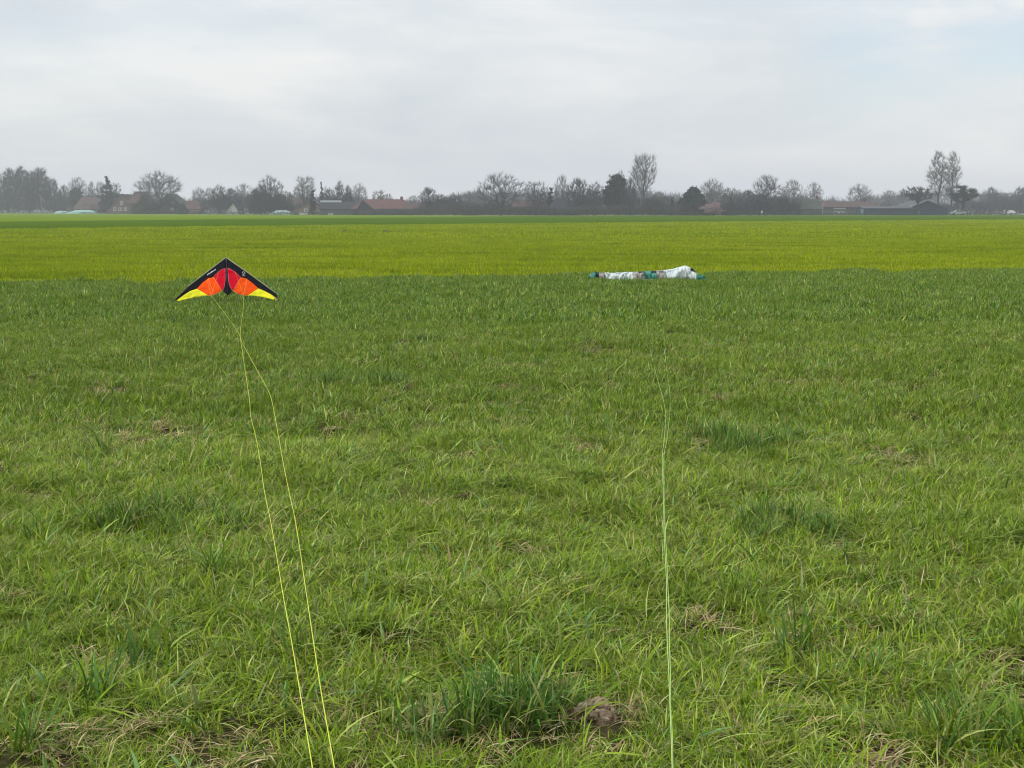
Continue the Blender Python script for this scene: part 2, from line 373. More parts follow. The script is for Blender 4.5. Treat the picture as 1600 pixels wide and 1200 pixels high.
# single long stray blades standing clear of the sward
stray_lib = library('stray_blade', [dict(n=2, rad=.02, h=.15, w=.0052, seg=7, mixw={'pale': .6, 'mid': .4}, lean=(.4, 1.3), curl=.8) for _ in range(8)], M['blade'])
x, y = field_points(16, 2.2, 16); s = .7 + .5 * rs.rand(len(x))
scatter('stray_grass_blades', np.stack([x, y, hgt(x, y)], 1), rs.rand(len(x)) * 6.283, rs.randn(len(x), 2) * .15, np.stack([s] * 3, 1), rs.randint(0, 8, len(x)), stray_lib, 'long pale blades arching over the short meadow grass')
broad_lib = library('broad_blade', [dict(n=5, rad=.03, h=.12, w=.0085, seg=7, mixw={'light': .5, 'pale': .25, 'blue': .4}, lean=(.3, 1.2), curl=1.0) for _ in range(8)], M['blade'])
x, y = field_points(26, 2.2, 22); s = .7 + .5 * rs.rand(len(x))
scatter('broad_grass_blades', np.stack([x, y, hgt(x, y)], 1), rs.rand(len(x)) * 6.283, rs.randn(len(x), 2) * .15, np.stack([s] * 3, 1), rs.randint(0, 8, len(x)), broad_lib, 'broader bluish blades among the fine meadow grass')
dry_lib = library('dry_clump', [dict(n=26, rad=.08, h=.09, w=.0036, seg=4, mixw={'dry': 1}, lean=(.5, 1.2), curl=.5, flat=True) for _ in range(6)] +
                  [dict(n=14, rad=.06, h=.06, w=.0032, seg=4, mixw={'dry': 1}, lean=(.5, 1.3), curl=.7) for _ in range(4)], M['dry'])
x, y = field_points(120, 2.2, 16); b = bare(x, y); k = rs.rand(len(x)) < .16 + .75 * b; x, y = x[k], y[k]; s = .7 + .5 * rs.rand(len(x))
scatter('dry_grass', np.stack([x, y, hgt(x, y) + .006 + .02 * rs.rand(len(x))], 1), rs.rand(len(x)) * 6.283, rs.randn(len(x), 2) * .15, np.stack([s] * 3, 1), rs.randint(0, 10, len(x)), dry_lib,
        'straw coloured dead grass lying in the thin places of the meadow')

# young cereal crop beyond the meadow
crop_a = library('crop_near', [dict(n=60, rad=.30, h=.12, w=.012, seg=3, mixw={'crop': 1, 'mid': .08}, lean=(.05, .6), curl=.4) for _ in range(6)], M['crop'])
crop_b = library('crop_far', [dict(n=90, rad=.8, h=.14, w=.030, seg=2, mixw={'crop': 1, 'mid': .08}, lean=(.05, .6), curl=.4) for _ in range(6)], M['crop'])
def tram(x, y):                                    # distance-from-edge coordinate; wheel tracks run along the meadow's edge
    q = (y - meadow_edge(x)) / math.hypot(1, bs) + (fbm(x * .12, y * .05, 5, 2) - .5) * .8
    t = np.zeros_like(q)
    for c, w, a in ((3.2, .20, .95), (4.9, .2, .95), (15, .3, .9), (16.8, .3, .9), (27, .4, .9), (29, .4, .9), (47, .6, .9), (50, .6, .9), (75, .9, .9), (100, 1.2, .9)):
        t = np.maximum(t, a * np.clip(1.6 - np.abs(q - c) / w, 0, 1))
    gaps = np.clip((fbm(x * .22, y * 1.2, 91, 3) - .58) / .06, 0, 1) * .75
    return np.maximum(t * np.clip((fbm(x * .6, q * 0 + 3, 11, 2) - .3) * 4, 0, 1), gaps)
for nm, dens, y0, y1, lib, lab in (('crop_leaves', 11, 26, 72, crop_a, 'yellow green young cereal leaves just beyond the meadow'),
                                   ('crop_leaves', 1.3, 72, 235, crop_b, 'yellow green young cereal leaves in the back of the bright field')):
    x, y = field_points(dens, y0, y1, 6)
    k = (y > meadow_edge(x) - .25 + (fbm(x * .9, x * 0 + 2, 61, 3) - .55) * 2.2) & (rs.rand(len(x)) > tram(x, y)); far = np.interp(x, [p[0] for p in f1], [p[1] for p in f1]); k &= y < far - .5
    x, y = x[k], y[k]; s = (.55 + .35 * rs.rand(len(x))) * (.55 + .95 * fbm(x * .11, (y - bs * x) * .75, 44, 3)) * (1.35 - .75 * np.clip(tram(x, y), 0, 1))
    scatter(nm, np.stack([x, y, np.zeros(len(x)) - .01], 1), rs.rand(len(x)) * 6.283, rs.randn(len(x), 2) * .03, np.stack([s] * 3, 1), rs.randint(0, 6, len(x)), lib, lab)

# ------------------------------------------------------------------ the stunt kite on the left
def cloth(name, col, transl=.25, rough=.55):
    return mat(name, col, rough, .12, noise=[(14, tuple(c * .8 for c in col), .5, .45, .7)], bump=(11, .6, .05), transl=transl)
K_BLACK = cloth('black_ripstop', (.005, .005, .009), .03, .8); K_RED = cloth('red_ripstop', (.66, .001, .022), .2, .8); K_ORANGE = cloth('orange_ripstop', (.98, .10, .002), .2, .8)
K_YELLOW = cloth('yellow_ripstop', (.86, .84, .03), .2, .8); K_PRINT = mat('grey_print', (.50, .52, .53), .6)
K_ROD = mat('carbon_rod', (.012, .012, .013), .35, .5); K_EDGE = mat('pale_edge_tape', (.50, .53, .36), .6)
K_SEAM_R = mat('pink_seam', (.58, .11, .16), .6); K_SEAM_GLINT = mat('light_orange_seam', (.92, .27, .10), .6)
L_YEL = mat('yellow_kite_line', (.74, .80, .10), .6, .2, transl=.2); L_GRN = mat('green_kite_line', (.50, .70, .22), .6, .2, transl=.2)

KD = 21.6                                          # distance of the kite's wing tips
k_tip = at_depth(353, 468, KD)
kite = empty('stunt_kite', tuple(k_tip), R(0), label='black edged stunt kite with red, orange and yellow panels standing on the meadow', cat='kite')
KS = KD / FPX                                      # metres per photo pixel at the kite
LEAN = R(33); SX = 1.0
def kp(zx, zy, dz=0.0):
    """kite plane: zoomed-picture coordinates (8 per pixel, origin 260,390) to the leaned sail; dz = in front of the sail"""
    px, py = 260 + zx / 8.0, 390 + zy / 8.0
    r = ray(px, py); m_ = r[2] / r[1]; tl = math.tan(LEAN); zr = (EYE + m_ * KD - k_tip[2]) / (1 - m_ * tl); D = KD + zr * tl
    x = r[0] / r[1] * D - k_tip[0]; v = zr
    bil = .06 * math.sin(math.pi * min(1, abs(x) / .86)) * (1 - min(1, max(0, v) / .7))      # the sail bellies back from its spars
    z = EYE + m_ * (D + bil - dz * math.cos(LEAN)) - k_tip[2]
    return (x, D - KD + bil - dz * math.cos(LEAN), z)
def catmull(P, n=3, closed=False):
    P = [np.array(p, float) for p in P]; out_ = []
    for i in range(len(P) - 1):
        p0, p1, p2, p3 = P[max(i - 1, 0)], P[i], P[i + 1], P[min(i + 2, len(P) - 1)]
        for j in range(n):
            t = j / n
            out_.append(.5 * ((2 * p1) + (p2 - p0) * t + (2 * p0 - 5 * p1 + 4 * p2 - p3) * t * t + (3 * p1 - p0 - 3 * p2 + p3) * t ** 3))
    out_.append(P[-1]); return out_
def strip_panel(name, top, bot, m, parent, dz=0.0, n=22, rows=7, **k):
    """cloth panel between two edge curves"""
    def resample(P, n):
        P = [np.array(p, float) for p in P]; s = [0]
        for a, b in zip(P, P[1:]): s.append(s[-1] + np.linalg.norm(b - a))
        return [np.array([np.interp(s[-1] * i / n, s, [p[c] for p in P]) for c in (0, 1)]) for i in range(n + 1)]
    A, B = resample(top, n), resample(bot, n); V = []; F = []
    for r in range(rows + 1):
        for i in range(n + 1):
            q = A[i] * (1 - r / rows) + B[i] * r / rows; V.append(kp(q[0], q[1], dz + (.018 * (float(vnoise(q[0] * .03, q[1] * .045, 5)) - .5) + .012 * (float(vnoise(q[0] * .013 + q[1] * .03, q[1] * .011 - q[0] * .02, 9)) - .5)) * (0 if r == 0 else 1) * min(1, (rows - r) / rows * 3 + .4)))
    w = n + 1
    for r in range(rows):
        for i in range(n): F.append((r * w + i, r * w + i + 1, (r + 1) * w + i + 1, (r + 1) * w + i))
    o = link(name, mesh(name, V, F, m, True), parent, **k)
    s = o.modifiers.new('thickness', 'SOLIDIFY'); s.thickness = .0015; s.offset = 0
    return o
# left and right halves, traced edges
LEo = [(745, 105), (590, 222), (430, 342), (270, 465), (110, 625)]; LEi = [(745, 222), (650, 275), (585, 345), (520, 358), (440, 418), (375, 490), (290, 518), (200, 578), (128, 632)]
REo = [(745, 105), (900, 215), (1060, 328), (1220, 446), (1378, 560), (1392, 600)]; REi = [(745, 222), (770, 225), (850, 272), (930, 348), (990, 360), (1060, 408), (1145, 485), (1230, 520), (1320, 568), (1388, 622)]
strip_panel('leading_panel', LEo, LEi, K_BLACK, kite, n=20); strip_panel('leading_panel', REo, REi, K_BLACK, kite, n=20)
strip_panel('red_panel', [(738, 226), (650, 275), (585, 345)], [(735, 300), (733, 380), (722, 470), (692, 512)], K_RED, kite)
strip_panel('red_panel', [(765, 226), (850, 272), (930, 348)], [(768, 300), (778, 400), (800, 475), (833, 512)], K_RED, kite)
strip_panel('orange_panel', [(585, 345), (520, 358), (440, 418), (375, 490)], [(692, 512), (600, 558), (515, 575), (450, 538)][:3], K_ORANGE, kite)
strip_panel('orange_panel', [(930, 348), (990, 360), (1060, 408), (1145, 485)], [(833, 512), (900, 556), (1005, 575)], K_ORANGE, kite)
strip_panel('yellow_panel', [(375, 490), (290, 518), (200, 578), (128, 632)], [(515, 575), (380, 590), (240, 618), (150, 646)], K_YELLOW, kite)
strip_panel('yellow_panel', [(1145, 485), (1230, 520), (1320, 568), (1388, 622)], [(1005, 575), (1130, 580), (1240, 602), (1375, 640)], K_YELLOW, kite)
strip_panel('keel_panel', [(738, 222), (735, 300), (733, 380), (722, 470), (705, 520)], [(752, 222), (752, 330), (752, 420), (755, 500), (765, 572)], K_BLACK, kite, dz=-.004, rows=2)
strip_panel('keel_panel', [(752, 222), (752, 330), (752, 420), (755, 500), (768, 572)], [(765, 222), (768, 300), (778, 400), (800, 475), (820, 522)], K_BLACK, kite, dz=-.004, rows=2)
def krod(name, pts, r, m, dz=.0, n=5, parent=kite, **k):
    MB().tube([kp(a, b, dz) for a, b in pts], r, n).build(name, m, parent, True, **k)
krod('leading_edge_rod', LEo, .0075, K_ROD); krod('leading_edge_rod', REo[:5], .0075, K_ROD)
krod('edge_tape', [(p[0] - 5, p[1] - 6) for p in LEo[:-1]], .004, K_EDGE); krod('edge_tape', [(p[0] + 5, p[1] - 6) for p in REo[:5]], .004, K_EDGE)
krod('spine_rod', [(750, 110), (757, 330), (765, 575)], .006, K_ROD, .008)
krod('lower_spreader_shade', [(330, 470), (560, 492), (760, 495), (980, 492), (1200, 470)], .003, mat('orange_rod_shade', (.55, .045, .006), .4), -.012)  # spreader coloured dark orange to paint its shade showing through the sail
for a in (([(738, 232), (690, 250), (650, 277), (615, 308), (587, 345)]), ([(733, 240), (735, 380), (722, 470), (694, 512)]),
          ([(765, 232), (810, 248), (850, 274), (892, 310), (928, 348)]), ([(768, 240), (778, 400), (800, 475), (830, 512)])): krod('red_seam', a, .0045, K_SEAM_R, .004)
for a in (([(520, 360), (548, 450), (590, 562)]), ([(995, 362), (992, 460), (985, 572)]), ([(585, 345), (640, 430), (692, 512)]), ([(930, 348), (880, 430), (833, 512)]),  # first two strips are painted rod reflections, the others seams
          ([(692, 514), (600, 558), (515, 575)]), ([(833, 514), (900, 556), (1005, 575)])): krod('orange_seam', a, .004, K_SEAM_GLINT, .004)
cap = MB(); cap.add([kp(730, 118, .012), kp(745, 98, .012), kp(762, 116, .012), kp(746, 150, .012), kp(746, 125, -.02)], [(0, 1, 2, 3), (0, 4, 1), (1, 4, 2), (2, 4, 3), (3, 4, 0)]); cap.build('nose_cap', K_ROD, kite)
for a in ((110, 625), (1392, 600)): MB().tube([kp(a[0] - 6, a[1] - 6, .0), kp(a[0] + 6, a[1] + 8, .0)], .012, 6).build('end_cap', K_ROD, kite, True)
for a in (600, 900): MB().tube([kp(a, 555, .0), kp(a, 500, -.14)], .003, 4).build('standoff', K_ROD, kite, True)
# print on the black panels: a short illegible word on the left, a round figure over a line on the right
pr = MB()
ux, uy = (625 - 512) / 7.0, (250 - 322) / 7.0
for i in range(7):
    x0, y0 = 512 + ux * i, 322 + uy * i
    hh = (11, 15, 12, 16, 13, 11, 14)[i]
    q = [(x0, y0), (x0 + ux * .68, y0 + uy * .68), (x0 + ux * .68 - 5, y0 + uy * .68 - hh), (x0 - 5, y0 - hh)]
    pr.add([kp(a, b, .02) for a, b in q], [(0, 1, 2, 3)])
pr.build('print', K_PRINT, kite)
pr = MB()
ring = [(965 + 17 * math.cos(t), 292 + 15 * math.sin(t)) for t in np.linspace(-3.6, 1.9, 12)]
pr.tube([kp(a, b, .02) for a, b in ring], .0045, 4); pr.tube([kp(972, 306, .02), kp(952, 318, .02)], .0045, 4); pr.tube([kp(948, 328, .02), kp(985, 328, .02)], .0042, 4)
pr.build('print', K_PRINT, kite)
BR_L, BR_R = (585, 578), (985, 575)
for tow, ends in ((BR_L, [(505, 372), (600, 556), (650, 285)]), (BR_R, [(1000, 372), (985, 570), (860, 280)])):
    t_ = kp(tow[0], tow[1], .22)
    for e_ in ends: MB().tube([kp(*e_, .01), t_], .0009, 3).build('bridle_line', L_YEL, kite)

# ------------------------------------------------------------------ the long lines of the left kite
def line_path(pix, zf):
    out_ = []
    for px, py in pix:
        out_.append(at_height(px, py, zf(py)))
    return out_
def smooth_path(P, n=4): return catmull(P, n)
def zleft(py): return float(np.interp(py, [464, 505, 560, 640, 900, 1200, 1300], [.27, .19, .155, .145, .16, .26, .32]))
LA = [(335.4, 464.6), (354, 493), (373, 521), (378, 535), (389.6, 556), (404, 583), (420, 612), (427, 637), (436.5, 689.6), (443.4, 727.7), (453, 775), (460.8, 810), (470.5, 870.7), (474.8, 901), (480.3, 938), (490, 1004), (500, 1069.5), (510, 1128), (522.6, 1200), (534, 1270)]
LB = [(382.3, 463.5), (380, 484), (377, 504), (375.4, 525), (379, 550), (383, 579), (389.6, 623), (391.7, 650), (399, 680), (406.6, 721), (413, 766.7), (422.8, 814), (431.5, 864), (443.4, 935.7), (454, 993), (465, 1058), (476.5, 1128), (488.3, 1200), (500, 1270)]
RA = [(1010, 437), (1008, 456), (1008, 482), (1011, 512), (1016, 545), (1022, 572), (1028, 595), (1033, 612), (1037, 628), (1040, 645), (1040, 658), (1039, 672), (1037.5, 690), (1035.6, 704), (1034.8, 720.6), (1036, 760), (1036.8, 786.7), (1038, 838.7), (1040, 880), (1041.5, 914.5), (1041.3, 957.8), (1042.5, 1000), (1045, 1050), (1047.0, 1105), (1048.8, 1150), (1050.2, 1197), (1052, 1260)]
RB = [(1027, 437), (1032, 470), (1036, 510), (1039, 550), (1042, 580), (1045, 600), (1047, 620), (1046.5, 645), (1044, 670), (1041.5, 690), (1038.5, 704), (1037.2, 721.7), (1037.5, 760), (1038.8, 812), (1041.8, 873), (1043.5, 914), (1045.6, 957.8), (1046, 1000), (1047.5, 1050), (1047.8, 1100), (1050.6, 1150), (1051.4, 1198), (1055, 1260)]
def line(name, pix, zf, r, m, label, group, start=None, hand=None):
    P = line_path(pix, zf)
    if start is not None: P[0] = np.array(start)
    if hand is not None: P.append(np.array(hand))
    P = smooth_path(P, 4)
    MB().tube(P, r, 5).build(name, m, None, True, label=label, cat='kite line', group=group)
wl_ = np.array(k_tip) + np.array(kp(*BR_L, .22)); wr_ = np.array(k_tip) + np.array(kp(*BR_R, .22))
line('kite_line', LA, zleft, .0015, L_YEL, 'yellow kite line that crosses over and ends on the right at the lower edge', 'kite lines', wl_)
line('kite_line', LB, lambda p: zleft(p) + .004, .0015, L_YEL, 'yellow kite line from the right side of the stunt kite, leftmost at the lower edge', 'kite lines', wr_)
def zr(seed):
    def f(py): return float(np.interp(py, [437, 460, 560, 600, 640, 690, 715, 780, 900, 1050, 1260], [.14, .05, .058, .066, .095, .105, .10, .115, .12, .14, .22])) + seed
    return f
line('kite_line', RA, zr(0), .0014, L_GRN, 'light green kite line sunk in the grass, left one of the close pair', 'kite lines')
line('kite_line', RB, zr(-.002), .0014, L_GRN, 'light green kite line sunk in the grass, right one of the close pair', 'kite lines')

# ------------------------------------------------------------------ the soft foil kite lying at the meadow's edge
FD = 29.0
F_WHITE = mat('white_ripstop', (.80, .86, .85), .5, .3, noise=[(5, (.66, .76, .78), .8, .42, .62), (18, (.80, .86, .84), .6, .5, .7)], bump=(7, .8, .08), transl=.25)
F_BEIGE = mat('greyed_ripstop', (.42, .40, .36), .6, .3, noise=[(8, (.28, .27, .26), .7, .42, .62)], bump=(9, .6, .06), transl=.2)
F_TEAL = mat('teal_ripstop', (.09, .36, .29), .5, .3, noise=[(8, (.03, .22, .18), .7, .45, .65)], bump=(9, .6, .06), transl=.3)
F_BLACK = mat('black_foil_cloth', (.012, .013, .014), .5, .3, bump=(9, .4, .05))
FS = FD / FPX
f_base = at_depth(1010, 432, FD)
foil = empty('foil_kite', (f_base[0], FD, 0), label='crumpled white foil kite with teal ends lying at the edge of the meadow', cat='kite')
top = [(921, 431), (924, 426.5), (929.5, 423.0), (934, 424.6), (938, 426.4), (957, 426.6), (974, 426.0), (988, 424.8), (998, 424.2), (1007, 423.4), (1017, 422.8), (1025, 422.6), (1038, 421.3), (1052, 418.8), (1062, 415.4), (1071.5, 412.4), (1078, 416.5), (1085.5, 421.5), (1092, 425), (1102, 430.5)]
tx = np.array([p[0] for p in top]); tz = np.array([at_depth(1010, p[1], FD)[2] for p in top])
def foil_seg(name, x0, x1, r0, r1, m, seed=0, squash=1.0):
    """a stretch of the foil between two stations; r0..r1 is the part of its cross-section (0 front bottom, 1 back bottom)"""
    nx_ = max(4, int((x1 - x0) * 1.0)); nr = max(3, int((r1 - r0) * 18)); V = []; F = []
    for i in range(nx_ + 1):
        px = x0 + (x1 - x0) * i / nx_; h = float(np.interp(px, tx, tz)); X = (px - 1010) * FS
        cell = .5 + .5 * math.cos(px * 2 * math.pi / 9.5)               # cells bulge between the ribs
        for j in range(nr + 1):
            r = r0 + (r1 - r0) * j / nr
            ang = r * math.pi
            front = -.14 - .05 * math.sin(px * .21) ; y = front * math.cos(ang) if ang < math.pi / 2 else -.75 * math.cos(ang) * (1 + .15 * math.sin(px * .13))
            z = h * (max(0, math.sin(ang)) ** (.55 if ang < math.pi / 2 else 1.0))
            wv = (vnoise(px * .33 + 5, r * 7 + 3, 4 + seed) - .5) * .09 + (vnoise(px * .9 + 5, r * 12, 8 + seed) - .5) * .06
            y -= wv * math.sin(ang) + .02 * cell * math.sin(ang); z += (wv * .35) * math.sin(ang) * (0.35 if abs(r - .5) < .1 else 1)
            if ang < math.pi / 2: y = front * math.cos(ang) - wv
            V.append((X, y, max(z * squash, .0) * .84 + .03))
    w = nr + 1
    for i in range(nx_):
        for j in range(nr): F.append((i * w + j, i * w + j + 1, (i + 1) * w + j + 1, (i + 1) * w + j))
    o = link(name, mesh(name, V, F, m, True), foil); s = o.modifiers.new('thickness', 'SOLIDIFY'); s.thickness = .002; s.offset = 0
foil_seg('teal_tip', 921, 931, 0, 1, F_TEAL, 1, .85)
foil_seg('black_panel', 931, 935.5, 0.12, 1, F_BLACK, 1); foil_seg('grey_panel', 935.5, 945, 0, 1, F_BEIGE, 1); foil_seg('white_panel', 945, 988, 0, 1, F_WHITE, 2)
foil_seg('grey_panel', 988, 998, 0, 1, F_BEIGE, 2); foil_seg('black_panel', 998, 1006.5, .28, 1, F_BLACK, 3); foil_seg('grey_panel', 998, 1006.5, 0, .28, F_BEIGE, 3)
foil_seg('teal_panel', 1006.5, 1017, 0, 1, F_TEAL, 3); foil_seg('black_panel', 1017, 1025, .25, 1, F_BLACK, 4); foil_seg('teal_panel', 1017, 1025, 0, .25, F_TEAL, 4)
foil_seg('grey_panel', 1025, 1036, 0, 1, F_BEIGE, 4); foil_seg('white_panel', 1036, 1078, 0, 1, F_WHITE, 5); foil_seg('black_panel', 1078, 1086, .22, .48, F_BLACK, 5)
foil_seg('white_panel', 1078, 1086, .48, 1, F_WHITE, 5); foil_seg('white_panel', 1078, 1086, 0, .22, F_WHITE, 6); foil_seg('teal_tip', 1086, 1102, 0, 1, F_TEAL, 6, .7)
for px in (957, 985, 1012, 1040, 1066):
    MB().tube([((px - 1010) * FS, -.18, .13), ((px - 1010) * FS * .6 + .05, -.42, .06), (.18, -.75, .10)], .0015, 3).build('bridle_line', L_GRN, foil)

# ------------------------------------------------------------------ soil heap in the foreground
M['clod'] = mat('dry_soil', (.20, .145, .095), .95, .05, noise=[(18, (.075, .05, .03), .95, .40, .56), (70, (.40, .32, .23), .7, .55, .68)], bump=(90, 1.0, .012))
M['pale_clod'] = mat('pale_dry_soil', (.38, .30, .21), .95, .05, noise=[(40, (.20, .14, .09), .8, .42, .6)], bump=(90, 1.0, .01))
def blob(r, seed, sq=.7, n=10, m_=7):
    V = []; F = []; rr = np.random.RandomState(seed); off = rr.rand(3) * 10
    for i in range(m_ + 1):
        th = math.pi * i / m_
        for j in range(n):
            ph = 2 * math.pi * j / n
            k = r * (.55 + .85 * vnoise(off[0] + 2.1 * math.cos(ph) * math.sin(th), off[1] + 2.1 * math.sin(ph) * math.sin(th) + th, seed))
            V.append((k * math.sin(th) * math.cos(ph), k * math.sin(th) * math.sin(ph), k * math.cos(th) * sq))
    for i in range(m_):
        for j in range(n): F.append((i * n + j, (i + 1) * n + j, (i + 1) * n + (j + 1) % n, i * n + (j + 1) % n))
    return V, F
def heap(px, py, rad, h, nclod, seed, label, clods=()):
    c = at_height(px, py, 0.0); root = empty('soil_heap', (c[0], c[1], float(hgt(c[0], c[1]))), label=label, cat='soil heap')
    n = 26; V = []; F = []
    for j in range(n):
        for i in range(n):
            x_ = (i / (n - 1) - .5) * 2 * rad; y_ = (j / (n - 1) - .5) * 1.7 * rad; q = math.hypot(x_, y_ * 1.2) / rad
            z_ = h * max(0, 1 - q * q) * (.35 + 1.3 * vnoise(x_ * 30 + seed, y_ * 30, seed)) + .014 * vnoise(x_ * 90, y_ * 90, seed + 1) - .02 * (q > .95) - .008
            V.append((x_, y_, z_ + .020 * (vnoise(x_ * 55, y_ * 55, seed + 5) - .5)))
    for j in range(n - 1):
        for i in range(n - 1): F.append((j * n + i, j * n + i + 1, (j + 1) * n + i + 1, (j + 1) * n + i))
    link('mound', mesh('mound', V, F, M['clod'], True), root)
    rr = np.random.RandomState(seed)
    for a, b, r_ in list(clods) + [((rr.rand() - .5) * 1.5 * rad, (rr.rand() - .5) * 1.2 * rad, .006 + .011 * rr.rand() ** 2) for _ in range(nclod)]:
        v_, f_ = blob(r_, int(rr.randint(9999)))
        q = max(0, 1 - (math.hypot(a, b * 1.2) / rad) ** 2)
        link('clod', mesh('clod', v_, f_, M['pale_clod' if r_ > .017 else 'clod'], False), root, (a, b, h * q * .8 + r_ * .3))
heap(924, 1120, .10, .026, 80, 5, 'crumbly light brown soil heap beside the tall dark grass tuft', [(.03, .045, .030), (.002, .042, .024), (.05, .035, .022), (.018, .03, .022), (-.025, .03, .020), (.065, .01, .018), (.03, -.02, .019), (-.05, .0, .018), (.0, -.035, .018), (.045, -.035, .019)])
heap(870, 1100, .032, .018, 5, 8, 'small single clod of pale soil left of the larger heap', [(0, .01, .024), (.012, .0, .014)])
heap(118, 1042, .06, .014, 10, 12, 'dark crumbs of soil showing through the grass at lower left')
heap(1385, 1190, .10, .012, 14, 15, 'bare brown soil patch at the lower edge right of the green lines')

# ------------------------------------------------------------------ trees
def bark(name, c): return mat(name, c, .9, .1, noise=[(1.2, tuple(k * .6 for k in c), .7, .4, .65)])
BK = dict(grey=bark('grey_bark', (.058, .065, .069)), dark=bark('dark_bark', (.032, .031, .032)), pale=bark('pale_twigs', (.125, .128, .122)), green=bark('budding_twigs', (.095, .105, .060)),
          birch=bark('birch_bark', (.20, .20, .19)), purple=bark('brown_twigs', (.052, .053, .058)), ivy=bark('ivy_leaves', (.030, .038, .030)),
          ever=bark('evergreen_needles', (.018, .032, .026)), bush=bark('bush_leaves', (.040, .060, .032)), brush=bark('greenish_brush', (.058, .070, .058)), blossom=bark('pink_blossom', (.30, .20, .21)))
ENV = {'round': lambda t: math.sqrt(max(0, 1 - (2 * t - .95) ** 2 / 1.12)), 'oval': lambda t: math.sin(math.pi * min(1, t * .92 + .06)) ** .6,
       'fan': lambda t: max(.05, (t * 1.5 if t < .6 else .9 - (t - .6) * .7)), 'column': lambda t: .55 + .45 * math.sin(math.pi * t) if t < .92 else .4,
       'flat': lambda t: max(.1, math.sqrt(max(0, 1 - (t - .55) ** 2 / .24))), 'dense': lambda t: max(.15, 1 - t ** 2.4) ** .6,
       'ragged': lambda t: (1.0 if t < .45 else max(.12, 1 - (t - .45) / .62)) * (.78 + .22 * math.cos(t * 26)), 'cone': lambda t: max(.02, (1 - t) ** .9 * (.75 + .25 * math.cos(t * 30))), 'dome': lambda t: max(.05, (1 - abs(t - .25) ** 1.0 / .8)) if t > .25 else .85 + .6 * t, 'spiky': lambda t: .9 if t < .55 else .9 * (1 - (t - .55) / .6) }
